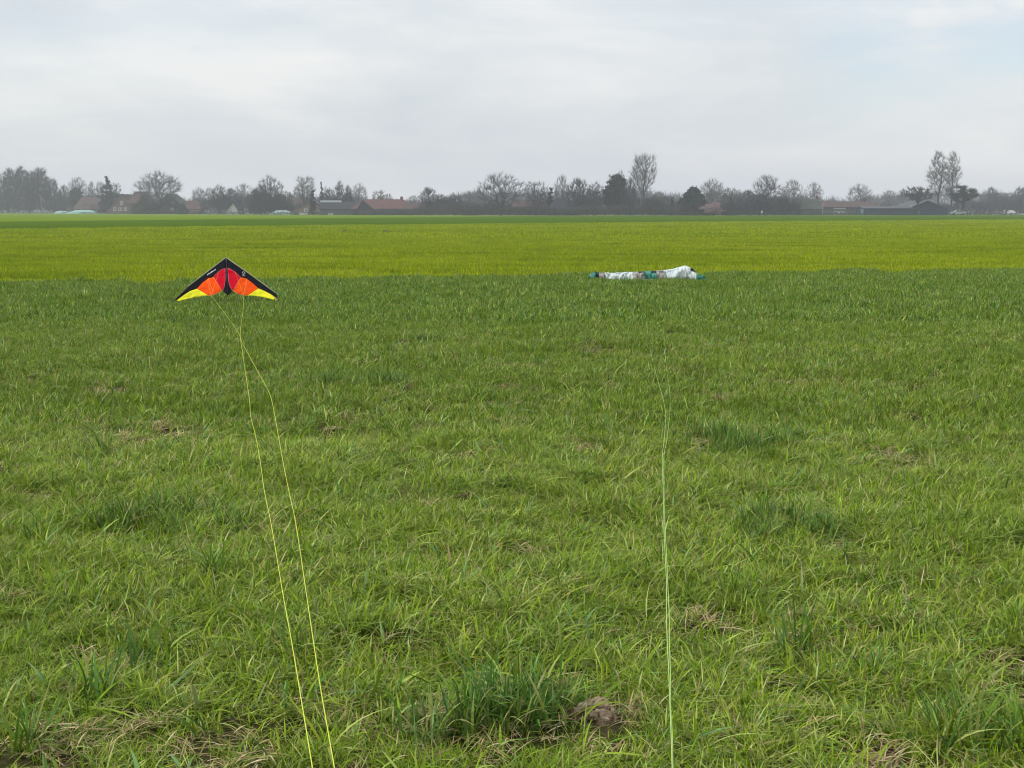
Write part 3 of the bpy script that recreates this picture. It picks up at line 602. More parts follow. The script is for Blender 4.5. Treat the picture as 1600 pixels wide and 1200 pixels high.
def tree_data(seed, H, Wd, base, env, n=230, r0=.28, twigs=14, tl=1.3, tw=.05, bf=.32, stems=1, leaf=None, up=.5):
    """trunk and crown meshes of one tree: branches grown to points inside an envelope, then fine twigs or leaf faces"""
    rr = np.random.RandomState(seed); P = [np.array([0, 0, -.2])]; par = [-1]; path = [0.]
    tops = []
    for s_ in range(stems):
        lean = np.array([(rr.rand() - .5) * .25, (rr.rand() - .5) * .25, 0]) * (1 if stems == 1 else 1.8); prev = 0
        hh = H * (base + (1 - base) * (.75 if env in ('column', 'cone', 'spiky', 'fan') else .35))
        for q in range(1, 9):
            z_ = hh * q / 8; p = np.array([0, 0, z_]) + lean * z_ + np.append(rr.randn(2) * .10, 0)
            P.append(p); par.append(prev); path.append(path[prev] + hh / 8); prev = len(P) - 1
    pts = []
    while len(pts) < n:
        t = rr.rand()
        if rr.rand() > min(1, ENV[env](t)) ** 1.5: continue
        rad = Wd / 2 * ENV[env](t) * (.86 + .28 * rr.rand()); a = rr.rand() * 6.283; q = rr.rand() ** .55 * rad
        lob = .72 + .52 * vnoise(a * 1.3 + seed, t * 3.2, seed)
        pts.append(np.array([math.cos(a) * q * lob, math.sin(a) * q * lob, H * (base + (1 - base) * t) * (1 if t < .8 else (.93 + .09 * lob))]))
    pts.sort(key=lambda p: np.linalg.norm(p - np.array([0, 0, H * base])))
    AA = np.zeros((3000, 3)); PA = np.zeros(3000); na = 0
    for p in pts:
        k0 = len(P); AA[na:k0] = P[na:]; PA[na:k0] = path[na:]; na = k0; A = AA[:k0]
        dd = np.sqrt(((A - p) ** 2).sum(1)) + bf * PA[:k0] + .35 * np.maximum(0, A[:, 2] - p[2]) * (up * 2)
        dd[0] = 1e9; j = int(np.argmin(dd)); m_ = (P[j] + p) / 2 + rr.randn(3) * .06 * np.linalg.norm(P[j] - p) + np.array([0, 0, .06 * np.linalg.norm(P[j] - p)])
        P.append(m_); par.append(j); path.append(path[j] + np.linalg.norm(m_ - P[j])); k = len(P) - 1
        P.append(p); par.append(k); path.append(path[k] + np.linalg.norm(p - m_))
    cnt = np.ones(len(P))
    for i in range(len(P) - 1, 0, -1): cnt[par[i]] += cnt[i]
    rad = np.maximum(.022, r0 * (cnt / cnt[0]) ** .52)
    tb, cb = MB(), MB(); thr = cnt[0] * .045
    for i in range(1, len(P)):
        j = par[i]; big = cnt[i] > thr
        if leaf and not big and rr.rand() < .4: continue
        (tb if big else cb).tube([P[j], P[i]], [min(rad[j], rad[i] * 1.5), rad[i]], 6 if big else 3, cap=False)
    V = []; F = []; cen = np.array([0, 0, H * (base + .25 * (1 - base))])
    for i in range(9, len(P)):
        if P[i][2] < H * base * .8: continue
        outw = P[i] - cen; outw = outw / (np.linalg.norm(outw) + 1e-6)
        for q in range(twigs):
            b = P[i] + (P[par[i]] - P[i]) * rr.rand() * .9
            if leaf:
                b = b + rr.randn(3) * leaf[1] * np.array([1, 1, .6]); a1 = rr.randn(3); a1 /= np.linalg.norm(a1); a2 = np.cross(a1, rr.randn(3)); a2 /= np.linalg.norm(a2) + 1e-6
                sz = leaf[0] * (.5 + rr.rand()); n0 = len(V); V += [b - a1 * sz, b + a2 * sz * .6, b + a1 * sz, b - a2 * sz * .6]; F.append((n0, n0 + 1, n0 + 2, n0 + 3))
            else:
                bd = P[i] - P[par[i]]; bd = bd / (np.linalg.norm(bd) + 1e-6); d_ = outw * .45 + bd * .6 + rr.randn(3) * .42 + np.array([0, 0, up * .6]); d_ /= np.linalg.norm(d_); L_ = tl * (.4 + rr.rand()); s_ = np.cross(d_, rr.randn(3)); s_ /= np.linalg.norm(s_) + 1e-6
                n0 = len(V); mid_ = b + d_ * L_ * .5 + rr.randn(3) * .08 * L_
                V += [b - s_ * tw / 2, b + s_ * tw / 2, mid_ + s_ * tw * .35, mid_ - s_ * tw * .35, b + d_ * L_ + rr.randn(3) * .1 * L_]; F += [(n0, n0 + 1, n0 + 2, n0 + 3), (n0 + 3, n0 + 2, n0 + 4)]
    cb.add(V, F)
    return tb, cb
TREE = {}
def kind(name, seeds, tmat, cmat, H, Wd, **k):
    TREE[name] = []
    for s_ in seeds:
        tb, cb = tree_data(s_, H, Wd, **k); TREE[name].append((mesh(name + '_trunk', tb.v, tb.f, BK[tmat], True), mesh(name + '_crown', cb.v, cb.f, BK[cmat]), H, Wd))
kind('round', (1, 2, 3, 4), 'dark', 'grey', 14, 12, base=.20, env='round', n=420, twigs=7, tw=.05, tl=1.5, r0=.32)
kind('pale', (5, 6, 30), 'grey', 'pale', 12, 10, base=.20, env='round', n=380, twigs=6, tw=.042, tl=1.3)
kind('budding', (7,), 'grey', 'green', 11, 9, base=.2, env='round', n=340, twigs=9, tw=.05, tl=1.0)
kind('broad', (8,), 'dark', 'grey', 15, 17, base=.22, env='round', n=620, twigs=7, tw=.048, tl=1.7, r0=.42)
kind('twin', (9,), 'dark', 'grey', 14, 18, base=.20, env='round', n=520, twigs=5, tw=.055, tl=1.6, r0=.50, stems=2)
kind('dense', (10, 11, 12, 31), 'dark', 'purple', 12, 9, base=.08, env='dense', n=380, twigs=9, tw=.06, tl=1.4, up=.9)
kind('thick', (13, 14, 32), 'dark', 'grey', 12, 10, base=.06, env='oval', n=400, twigs=9, tw=.052, tl=1.4, up=.8, stems=3)
kind('ivy', (15,), 'dark', 'ivy', 13, 9, base=.08, env='oval', n=260, twigs=22, leaf=(.28, .50))
kind('fan', (16, 17), 'grey', 'pale', 18, 9, base=.16, env='fan', n=420, twigs=6, tw=.038, tl=1.6, up=1.5, bf=.55)
kind('column', (18, 19), 'grey', 'pale', 20, 5.0, base=.30, env='column', n=380, twigs=7, tw=.034, tl=1.2, up=1.0, bf=.45, r0=.24)
kind('birch', (20, 21), 'birch', 'purple', 15, 8, base=.30, env='oval', n=360, twigs=11, tw=.055, tl=1.4, up=.3)
kind('flat', (22,), 'dark', 'purple', 7.0, 10, base=.48, env='flat', n=170, twigs=18, tw=.06, tl=.9, up=.1)
kind('pine', (37,), 'dark', 'ever', 11, 9, base=.46, env='round', n=30, twigs=80, leaf=(.20, .42), r0=.36)
kind('conifer', (24,), 'dark', 'ever', 13, 6.5, base=.04, env='ragged', n=260, twigs=16, leaf=(.24, .18), r0=.22)
kind('slim_conifer', (25,), 'dark', 'ever', 9, 1.6, base=.03, env='spiky', n=70, twigs=26, leaf=(.22, .15), r0=.12)
kind('ever_dome', (26,), 'dark', 'ever', 10, 11, base=.03, env='dome', n=330, twigs=34, leaf=(.34, .40), r0=.3)
kind('bush', (27, 28), 'dark', 'bush', 5.5, 7, base=.02, env='dome', n=160, twigs=34, leaf=(.26, .36), r0=.12)
kind('blossom', (29,), 'dark', 'blossom', 4, 7, base=.12, env='oval', n=140, twigs=22, leaf=(.14, .32), r0=.14)
used = {}
def tree(px, ytop, w, kd, dD, label, name='bare_tree', cat='tree', group='trees along the far edge of the fields', base_px=None):
    D = dedge(px) + dD; lst = TREE[kd]; i = used.get(kd, 0); used[kd] = i + 1; t, c, H, Wd = lst[i % len(lst)]
    x = at_depth(px, 330, D)[0]; h = at_depth(px, ytop, D)[2]; ww = w / FPX * D
    root = empty(name, (x, D, 0), (i * 2.4) % 6.28, label=label, cat=cat, group=group)
    root.scale = (ww / Wd, ww / Wd, h / H * .965)
    link('trunk', t, root); link('crown', c, root)
    return root
T = tree
T(3, 270, 34, 'round', 30, 'bare tree cut off by the left edge of the picture')
T(20, 264, 32, 'birch', 16, 'leafless tree with twin rounded tops, second from the left edge')
T(37, 260, 30, 'birch', 12, 'pale stemmed bare tree, tallest of the wood at far left')
T(52, 268, 28, 'birch', 24, 'bare pale stemmed tree in the middle of the wood at far left')
T(66, 262, 33, 'birch', 10, 'pale stemmed bare tree at the right end of the high part of the left wood')
T(12, 292, 40, 'dense', 8, 'dark leafless thicket tree under the tall trees at far left')
T(46, 290, 46, 'dense', 6, 'dense dark low tree in front of the pale stems at far left')
T(84, 281, 34, 'dense', 20, 'lower bare tree left of the reddish roofed house', )
T(101, 290, 30, 'thick', 26, 'small bare tree between the left wood and the reddish roof')
T(124, 277, 32, 'round', 60, 'bare crown rising behind the reddish roofed house')
T(121, 293, 26, 'ivy', 34, 'dark ivy clad tree directly left of the reddish roof')
T(144, 284, 14, 'column', 60, 'thin upright tree between the reddish roof and the dark conifer')
T(158, 284, 18, 'round', 66, 'small bare tree just left of the dark conifer')
T(169, 275, 36, 'conifer', 16, 'dark ragged conifer left of the brick gable', 'conifer_tree')
T(181, 286, 22, 'round', 60, 'bare tree half hidden behind the dark conifer')
T(250, 269, 74, 'broad', 12, 'broad round bare tree standing above the dark barn roof')
T(228, 304, 40, 'bush', 2, 'rounded green bush against the brick farmhouse', 'bush', 'bush', 'bushes in front of the houses')
T(285, 318, 22, 'bush', 3, 'low green bush at the right foot of the dark barn', 'bush', 'bush', 'bushes in front of the houses')
T(312, 293, 28, 'pale', 50, 'small open bare tree right of the dark barn')
T(328, 294, 22, 'pale', 60, 'pale slender tree behind the open one right of the barn')
T(343, 289, 30, 'thick', 20, 'dark bushy bare tree left of the white gable')
T(362, 294, 28, 'thick', 34, 'greyish bare tree rising behind the white gable')
T(380, 288, 34, 'pale', 50, 'pale hazy bare tree right of the white gable')
T(398, 295, 30, 'thick', 16, 'low dark tree in front of the pale one right of the white gable')
T(423, 275, 42, 'round', 14, 'tall dark round bare tree left of the tan gabled house')
T(408, 290, 34, 'dense', 10, 'bushy tree filling the left foot of the tall dark round one')
T(436, 300, 34, 'dense', 12, 'dark low tree filling the right foot of the tall dark round one')
T(449, 299, 22, 'round', 30, 'small bare tree left of the pale vase shaped crown')
T(477, 277, 38, 'fan', 40, 'pale vase shaped bare tree above the tan gabled house')
T(489, 297, 10, 'slim_conifer', 10, 'small dark conifer at the tan gabled house', 'conifer_tree')
T(503, 284, 5, 'slim_conifer', 60, 'needle thin dark conifer sticking out above the long low roof', 'conifer_tree')
T(512, 293, 26, 'thick', 44, 'bushy bare tree left half behind the long low roof')
T(530, 283, 24, 'dense', 44, 'pointed bare tree in the middle behind the long low roof')
T(545, 291, 22, 'dense', 40, 'bare tree at the right end of the long low roof')
T(562, 287, 28, 'pale', 50, 'pale round bare tree left behind the red roofed farmhouse')
T(592, 297, 26, 'budding', 50, 'yellowish budding tree above the ridge of the red roof')
T(607, 303, 18, 'round', 60, 'small brownish crown right of the budding tree')
T(647, 306, 26, 'pale', 60, 'low pale tree right of the red roofed farmhouse')
T(670, 293, 36, 'thick', 18, 'rounded bare tree between the red roof and the centre gap')
T(690, 304, 24, 'thick', 34, 'small bare tree right beside the rounded one near the centre gap')
T(710, 302, 28, 'thick', 16, 'flat topped small bare tree left of the small dark roof')
T(733, 299, 26, 'pale', 40, 'thin pale tree behind the small dark roof')
T(750, 305, 20, 'pale', 30, 'small faint tree at the left foot of the wide twin stemmed tree')
T(782, 269, 78, 'twin', 10, 'wide twin stemmed bare tree left of centre')
T(838, 284, 44, 'round', 22, 'spreading bare tree right of the wide twin stemmed one')
T(860, 293, 11, 'slim_conifer', 20, 'small dark pine left of the steep dark roof', 'conifer_tree')
T(878, 275, 28, 'pale', 26, 'slender pale tree behind the steep dark roof')
T(903, 279, 44, 'thick', 14, 'many stemmed rounded tree right of the steep dark roof')
T(929, 285, 36, 'round', 18, 'bare tree filling the gap left of the ivy clad one')
T(962, 272, 40, 'ivy', 16, 'dark ivy clad tree left of the tall vase shaped one', 'ivy_clad_tree')
T(970, 267, 17, 'round', 18, 'small bare top that stands over the ivy clad tree')
T(984, 280, 28, 'thick', 10, 'grey thicket tree at the left foot of the tall vase shaped one')
T(1004, 244, 48, 'fan', 24, 'tall pale vase shaped tree, highest in the middle of the picture', 'poplar_tree')
T(1030, 300, 28, 'pale', 24, 'thin low tree right of the tall vase shaped one')
T(1018, 308, 30, 'thick', 8, 'bushy low tree under the tall vase shaped one')
T(1050, 308, 6, 'slim_conifer', 6, 'narrow dark cypress left of the dark evergreen dome', 'cypress_tree')
T(1082, 286, 54, 'ever_dome', 12, 'big dark evergreen dome right of the narrow cypress', 'evergreen_tree')
T(1112, 280, 44, 'pale', 34, 'round pale bare crown behind the dark evergreen dome')
T(1114, 316, 38, 'blossom', 3, 'low pink blossoming shrub right of the dark evergreen dome', 'blossoming_shrub', 'shrub', 'bushes in front of the houses')
T(1141, 293, 38, 'budding', 24, 'greenish budding tree behind the pink shrub')
T(1142, 308, 18, 'bush', 8, 'small dark evergreen right of the pink shrub', 'bush', 'bush', 'bushes in front of the houses')
T(1167, 297, 36, 'thick', 20, 'low rounded bare tree left of the high pair of crowns')
T(1196, 274, 46, 'round', 18, 'high rounded bare tree above the small white sign')
T(1186, 304, 46, 'dense', 8, 'dense dark low tree over the small white sign')
T(1237, 282, 40, 'pale', 18, 'pale round tree left of the tall grey barn')
T(1222, 308, 34, 'dense', 10, 'low bushy tree at the left foot of the tall grey barn')
T(1272, 286, 28, 'pale', 40, 'slender crown rising above the tall grey barn')
T(1341, 288, 40, 'pale', 70, 'lone pale round tree behind the brown roofed barn')
T(1388, 298, 34, 'pale', 160, 'faint far tree left of the arched one', )
T(1411, 296, 22, 'pale', 150, 'small faint far tree touching the arched one')
T(1434, 293, 46, 'flat', 2, 'low arching dark tree in front of the blue barn roof', 'arching_tree')
T(1463, 236, 32, 'column', 34, 'left one of the two tall thin poplars at the blue barn', 'poplar_tree')
T(1485, 238, 27, 'column', 22, 'right one of the two tall thin poplars at the blue barn', 'poplar_tree')
T(1502, 287, 54, 'pine', 8, 'dark pine with a bent crown right of the blue barn', 'pine_tree')
T(1548, 293, 34, 'thick', 130, 'hazy rounded tree standing above the far wood at right')
T(1572, 301, 34, 'round', 130, 'low hazy tree near the right edge')
T(1596, 291, 34, 'thick', 120, 'hazy tree cut off by the right edge of the picture')

# undergrowth: thickets along the whole edge, and a far wood behind
def thicket(name, label, pxs, dD, depth, tops, n, m, tw, tl, seed, leaf=False):
    rr = np.random.RandomState(seed); V = []; F = []
    for i in range(n):
        px = pxs[0] + (pxs[1] - pxs[0]) * rr.rand(); D = dedge(px) + dD + depth * rr.rand()
        zt = at_depth(px, float(np.interp(px, tops[0], tops[1])), D)[2] * (.55 + .75 * float(fbm(px * .07, seed * 3.1, seed, 3)))
        x = at_depth(px, 330, D)[0]; z = max(.1, zt * rr.rand() ** .8); b = np.array([x, D, z]); L_ = tl * (.5 + rr.rand())
        d_ = rr.randn(3) * .55 + np.array([0, 0, 1.0]); d_ /= np.linalg.norm(d_)
        s_ = np.cross(d_, rr.randn(3)); s_ /= np.linalg.norm(s_); n0 = len(V)
        if leaf: V += [b - d_ * L_ * .3, b + s_ * L_ * .25, b + d_ * L_ * .3, b - s_ * L_ * .25]; F.append((n0, n0 + 1, n0 + 2, n0 + 3))
        else: V += [b - s_ * tw, b + s_ * tw, b + d_ * L_ + s_ * tw * .3, b + d_ * L_ - s_ * tw * .3]; F.append((n0, n0 + 1, n0 + 2, n0 + 3))
    link(name, mesh(name, V, F, m), kind='stuff', label=label)
tp = ([-400, 0, 95, 110, 165, 200, 205, 300, 330, 350, 372, 445, 452, 560, 640, 660, 720, 800, 860, 900, 1000, 1060, 1140, 1200, 1245, 1250, 1290, 1380, 1420, 1480, 1500, 1600, 2000],
      [306, 304, 306, 318, 322, 326, 318, 316, 312, 313, 312, 318, 322, 324, 324, 319, 320, 321, 319, 314, 311, 316, 317, 313, 318, 322, 324, 326, 326, 324, 318, 314, 312])
thicket('undergrowth', 'greyish leafless undergrowth behind the houses along the field edge', (-420, 2000), 30, 30, tp, 70000, BK['grey'], .075, 1.7, 3)
thicket('hedge', 'low greyish green hedge running along the far field edge', (-420, 2000), 2.5, 3, ([-420, 200, 210, 640, 650, 1040, 1050, 1160, 1600, 2000], [331, 331, 330, 331, 327, 325, 331, 330, 333, 333]), 20000, BK['bush'], .05, .5, 5, True)
thicket('distant_wood', 'pale hazy wood far behind the village', (-600, 2200), 330, 140, ([-600, 60, 300, 420, 560, 590, 650, 700, 800, 1000, 1200, 1300, 1400, 1440, 1520, 1600, 2200], [300, 304, 312, 306, 308, 320, 320, 308, 303, 303, 303, 316, 309, 303, 300, 300, 300]), 80000, BK['grey'], .16, 3.2, 8)
thicket('low_brush', 'low greyish green brush in front of the houses left of centre and in the middle', (560, 1062), 1.5, 7, ([560, 640, 660, 780, 830, 860, 900, 1000, 1062], [332, 329, 324, 325, 327, 327, 325, 324, 326]), 24000, BK['brush'], .045, .9, 12)
thicket('purplish_thicket', 'purplish brown brush between the pink shrub and the grey barn', (1020, 1250), 6, 10, ([1020, 1100, 1150, 1250], [322, 324, 318, 322]), 16000, BK['purple'], .06, 1.3, 9)

# ------------------------------------------------------------------ farm buildings
WL = dict(brick=mat('brick_wall', (.135, .090, .085), .9, .1, noise=[(1.2, (.10, .072, .070), .7, .4, .6)]), dark=mat('dark_wall', (.055, .050, .052), .9, .1), white=mat('white_wall', (.36, .38, .38), .8, .1),
          tan=mat('tan_wall', (.17, .135, .10), .9, .1), blue=mat('blue_metal_wall', (.017, .038, .070), .8, .1, noise=[(.6, (.013, .029, .054), .6, .4, .6, (6, 6, .3))]), grey=mat('grey_wall', (.085, .090, .095), .9, .1),
          pinkish=mat('pinkish_brick_wall', (.17, .12, .11), .9, .1))
RF = dict(red=mat('red_tile_roof', (.120, .056, .052), .9, .1, noise=[(.5, (.085, .048, .046), .8, .4, .6)]), brown=mat('brown_tile_roof', (.085, .056, .052), .9, .1, noise=[(.5, (.065, .05, .047), .7, .4, .6)]),
          dark=mat('dark_tile_roof', (.025, .024, .025), .95, .05), slate=mat('slate_roof', (.030, .033, .040), .95, .05), green=mat('mossy_roof', (.060, .072, .058), .85, .1, noise=[(.4, (.045, .05, .045), .7, .4, .6)]),
          metal=mat('pale_metal_roof', (.42, .46, .48), .45, .4), steel=mat('grey_metal_roof', (.070, .078, .085), .8, .15))
GLASS = mat('window_glass', (.04, .05, .055), .15, .5); FRAME = mat('white_frame', (.72, .72, .70), .6); BRK = mat('chimney_brick', (.12, .055, .045), .9, .1)
GREEN_FILM = mat('mint_green_film', (.20, .37, .33), .5, .3, noise=[(.5, (.26, .43, .39), .6, .45, .65)])
def X(px, D): return at_depth(px, 330, D)[0]
def Z(py, D): return at_depth(800, py, D)[2]
def window(parent, cx, z0, w, h, y):
    f_ = MB(); t = .10
    f_.box((cx - w / 2, y - .08, z0), (cx - w / 2 + t, y - .004, z0 + h)); f_.box((cx + w / 2 - t, y - .08, z0), (cx + w / 2, y - .004, z0 + h))
    f_.box((cx - w / 2 + t, y - .08, z0), (cx + w / 2 - t, y - .004, z0 + t)); f_.box((cx - w / 2 + t, y - .08, z0 + h - t), (cx + w / 2 - t, y - .004, z0 + h)); f_.box((cx - .05, y - .07, z0 + t), (cx + .05, y - .004, z0 + h - t))
    w_ = f_.build('window', FRAME, parent)
    MB().box((cx - w / 2 + t, y - .05, z0 + t), (cx - .05, y - .01, z0 + h - t)).build('pane', GLASS, w_); MB().box((cx + .05, y - .05, z0 + t), (cx + w / 2 - t, y - .01, z0 + h - t)).build('pane', GLASS, w_)
def gable_front(name, label, D, px0, px1, pxr, ye0, ye1, yr, wall, roof, length=14, wins=(), rf_t=.25, cat='house', hip=None):
    """building whose gable end faces the camera; eaves at (px0,ye0) and (px1,ye1), ridge at (pxr,yr)"""
    root = empty(name, (X((px0 + px1) / 2, D), D, 0), 0, label=label, cat=cat, group='farm buildings along the far field edge')
    ox = X((px0 + px1) / 2, D); x0, x1, xr = X(px0, D) - ox, X(px1, D) - ox, X(pxr, D) - ox
    z0, z1, zr_ = max(.3, Z(ye0, D)), max(.3, Z(ye1, D)), Z(yr, D)
    MB().prism([(x0, 0), (x1, 0), (x1, z1), (xr, zr_), (x0, z0)], 0, length).build('wall', wall, root)
    for (xa, za) in ((x0, z0), (x1, z1)):
        s = -1 if xa < xr else 1; dx, dz = xa - xr, za - zr_; k = 1 + .35 / abs(dx)
        MB().prism([(xr, zr_ + .01), (xr + dx * k, zr_ + dz * k + .01), (xr + dx * k, zr_ + dz * k + rf_t), (xr, zr_ + rf_t)][::s], -.4, length + .4).build('roof', roof if not isinstance(roof, tuple) else roof[0 if s < 0 else 1], root)
    for (px, py, w, h) in wins: window(root, X(px, D) - ox, Z(py, D), w, h, 0)
    return root, ox
def eaves_front(name, label, D, px0, px1, ybase_e, yr, wall, roof, depth=9, hipl=0, hipr=0, wins=(), cat='house', chim=(), doors=()):
    """building whose long side faces the camera; hipl/hipr = how far (photo pixels) the ridge stops short of each end"""
    ox = X((px0 + px1) / 2, D); root = empty(name, (ox, D, 0), 0, label=label, cat=cat, group='farm buildings along the far field edge')
    x0, x1 = X(px0, D) - ox, X(px1, D) - ox; r0_, r1_ = X(px0 + hipl, D) - ox, X(px1 - hipr, D) - ox; ze, zr_ = max(.4, Z(ybase_e, D)), Z(yr, D)
    w_ = MB().box((x0, 0, 0), (x1, depth, ze))
    for xe, xr_, hp in ((x0, r0_, hipl), (x1, r1_, hipr)):
        if not hp: w_.add([(xe, 0, ze), (xe, depth, ze), (xe, depth / 2, zr_ - .05)], [(0, 1, 2)])
    w_.build('wall', wall, root)
    o = .35; t = .2
    v = [(x0 - o, -o, ze - .1), (x1 + o, -o, ze - .1), (x1 + o, depth + o, ze - .1), (x0 - o, depth + o, ze - .1), (r0_ - (0 if hipl else o), depth / 2, zr_), (r1_ + (0 if hipr else o), depth / 2, zr_)]
    v += [(a, b, c + t) for a, b, c in v]
    f = [(6, 7, 11, 10), (8, 9, 10, 11), (7, 8, 11), (9, 6, 10), (0, 4, 5, 1), (2, 5, 4, 3), (1, 5, 2), (3, 4, 0), (0, 1, 7, 6), (1, 2, 8, 7), (2, 3, 9, 8), (3, 0, 6, 9)]
    if not hipl: f = [q for q in f if q not in ((9, 6, 10), (3, 4, 0), (3, 0, 6, 9))] + [(0, 6, 10, 4), (4, 10, 9, 3)]
    if not hipr: f = [q for q in f if q not in ((7, 8, 11), (1, 5, 2), (1, 2, 8, 7))] + [(1, 5, 11, 7), (5, 2, 8, 11)]
    rf = MB().add(v, f).build('roof', roof, root)
    for px, w in chim: MB().box((X(px, D) - ox - w / 2, depth / 2 - w / 2, zr_ - .6), (X(px, D) - ox + w / 2, depth / 2 + w / 2, zr_ + 1.1)).build('chimney', BRK, rf)
    for (px, py, w, h) in wins: window(root, X(px, D) - ox, Z(py, D), w, h, 0)
    for (px, w, h, m_) in doors: MB().box((X(px, D) - ox - w / 2, -.06, .02), (X(px, D) - ox + w / 2, -.003, h)).build('door', m_, root)
    return root, ox
D0 = dedge(140) + 34
eaves_front('brick_house', 'house with a reddish brown hipped roof behind the mint green film tunnel', D0, 115, 162, 327, 308.5, WL['pinkish'], RF['brown'], 12, hipl=7, hipr=12)
D0 = dedge(190) + 4
r_, ox = gable_front('brick_farmhouse', 'brick farmhouse with white framed windows in its big steep gable', D0, 166, 209, 190, 331, 316, 304.0, WL['brick'], RF['dark'], 16,
                     [(190.5, 319.5, 1.2, 1.3), (179.5, 329.0, 1.1, 1.3), (188, 329.2, 1.5, 1.3), (196.5, 329, 1.1, 1.3)])
eaves_front('farmhouse_wing', 'brown roofed wing joined to the right of the brick gable, behind the round bush', dedge(215) + 12, 199, 236, 318, 299.5, WL['brick'], RF['brown'], 12, hipl=7, hipr=10)
gable_front('dark_barn', 'dark steep roofed barn right of the green bush, under the broad bare tree', dedge(265) + 26, 236, 298, 262, 328, 331, 303.5, WL['dark'], RF['green'], 16, [(271, 319, 1.1, 1.2), (269, 328.5, 1.1, 1.0)], cat='barn')
eaves_front('brown_cottage', 'small brown roofed cottage just right of the dark barn', dedge(300) + 20, 290, 312, 327, 314.5, WL['tan'], RF['brown'], 8, hipr=5)
gable_front('white_gable_house', 'little house with a bright white pointed gable', dedge(360) + 8, 352.5, 371, 364.5, 331, 327, 317.0, WL['white'], RF['slate'], 9, [(357.5, 330.5, .8, .9), (365, 326, .6, .7)])
D0 = dedge(465) + 14
gable_front('tan_gable_house', 'tan gabled house with a reddish roof sloping far down to the left', D0, 452, 503, 484, 331.5, 322, 317.5, WL['tan'], (RF['brown'], RF['slate']), 12, [(478, 331, 1.0, 1.1)])
eaves_front('red_ridge_house', 'reddish roof standing up behind the tan gable', D0 + 30, 448, 484, 325, 309, WL['brick'], RF['brown'], 9, hipl=9)
r_, ox = eaves_front('long_low_barn', 'long low dark roofed barn with a pale strip of skylights on its ridge', dedge(520) + 10, 500, 562, 327, 316.5, WL['grey'], RF['slate'], 12, cat='barn')
D0 = dedge(520) + 10
MB().box((X(497, D0) - ox, 5.6, Z(316.4, D0) + .1), (X(530, D0) - ox, 6.4, Z(316.4, D0) + .75)).build('skylight', RF['metal'], r_)
D0 = dedge(600) + 14
r_, ox = eaves_front('red_roofed_farmhouse', 'long farmhouse with a red tiled roof right of the low dark barn', D0, 549, 645, 326.5, 312, WL['dark'], RF['red'], 14, hipl=18, hipr=18, chim=((625, .9),))
MB().prism([(X(553, D0) - ox, .3), (X(582, D0) - ox, .3), (X(582, D0) - ox, Z(325, D0)), (X(568, D0) - ox, Z(313, D0))], -2.2, .6).build('gable_end', RF['slate'], r_)
eaves_front('low_annex', 'low grey annex right of the red roofed farmhouse', dedge(650) + 20, 632, 664, 327, 317.5, WL['grey'], RF['brown'], 9)
eaves_front('small_dark_shed', 'small shed with a flat dark roof between bare trees left of centre', dedge(735) + 12, 721, 747, 323, 320.5, WL['grey'], RF['dark'], 7, cat='shed')
eaves_front('faded_roof_house', 'house with a faded reddish roof behind the twin stemmed tree', dedge(825) + 24, 802, 856, 324, 312.5, WL['pinkish'], RF['brown'], 10)
eaves_front('steep_dark_house', 'house with a steep dark hipped roof right of the small pine', dedge(878) + 12, 856, 902, 328, 310, WL['dark'], RF['slate'], 12, hipl=13, hipr=22)
D0 = dedge(1266) + 14
r_, ox = eaves_front('grey_barn', 'tall grey green roofed barn with a chimney at its right end', D0, 1246, 1284, 327, 311, WL['grey'], RF['green'], 12, cat='barn', chim=((1282.5, .7),))
D0 = dedge(1330) + 22
r_, ox = eaves_front('brown_roofed_barn', 'long brown roofed barn with white strip windows beside the blue shed', D0, 1286, 1375, 324, 315.5, WL['grey'], RF['brown'], 12, cat='barn', chim=((1357, .9),))
for a, b, y in ((1302, 1321, 325.6), (1303, 1320, 331.5), (1341, 1352, 331)): MB().box((X(a, D0) - ox, -.08, Z(y, D0) - .25), (X(b, D0) - ox, -.01, Z(y, D0) + .2)).build('strip_window', RF['metal'], r_)
D0 = dedge(1390) + 4
r_, ox = eaves_front('blue_shed', 'long flat blue metal shed left of the blue barn', D0, 1350, 1425, 325.5, 323.2, WL['blue'], RF['steel'], 9, cat='shed')
MB().box((X(1373, D0) - ox, -.14, .1), (X(1422, D0) - ox, -.02, Z(326.6, D0))).build('door', mat('dark_blue_door', (.012, .022, .040), .6), r_)
MB().box((X(1346, D0) - ox, -.3, .3), (X(1349.4, D0) - ox, 1, Z(326.5, D0))).build('side_board', mat('pale_blue_board', (.12, .16, .20), .6), r_)
r_, ox = gable_front('blue_barn', 'dark blue metal barn with a pale strip on its left roof slope', dedge(1450) + 2, 1418, 1481, 1447, 325, 326, 314.2, WL['blue'], RF['steel'], 18, cat='barn', rf_t=.25)
Db = dedge(1450) + 2; xa, za, xb, zb = X(1447, Db) - ox, Z(314.2, Db), X(1421, Db) - ox, Z(324, Db)
MB().prism([(xa, za + .05), (xb, zb + .05), (xb, zb + .5), (xa, za + .42)], -.75, -.42).build('verge_strip', RF['metal'], r_)
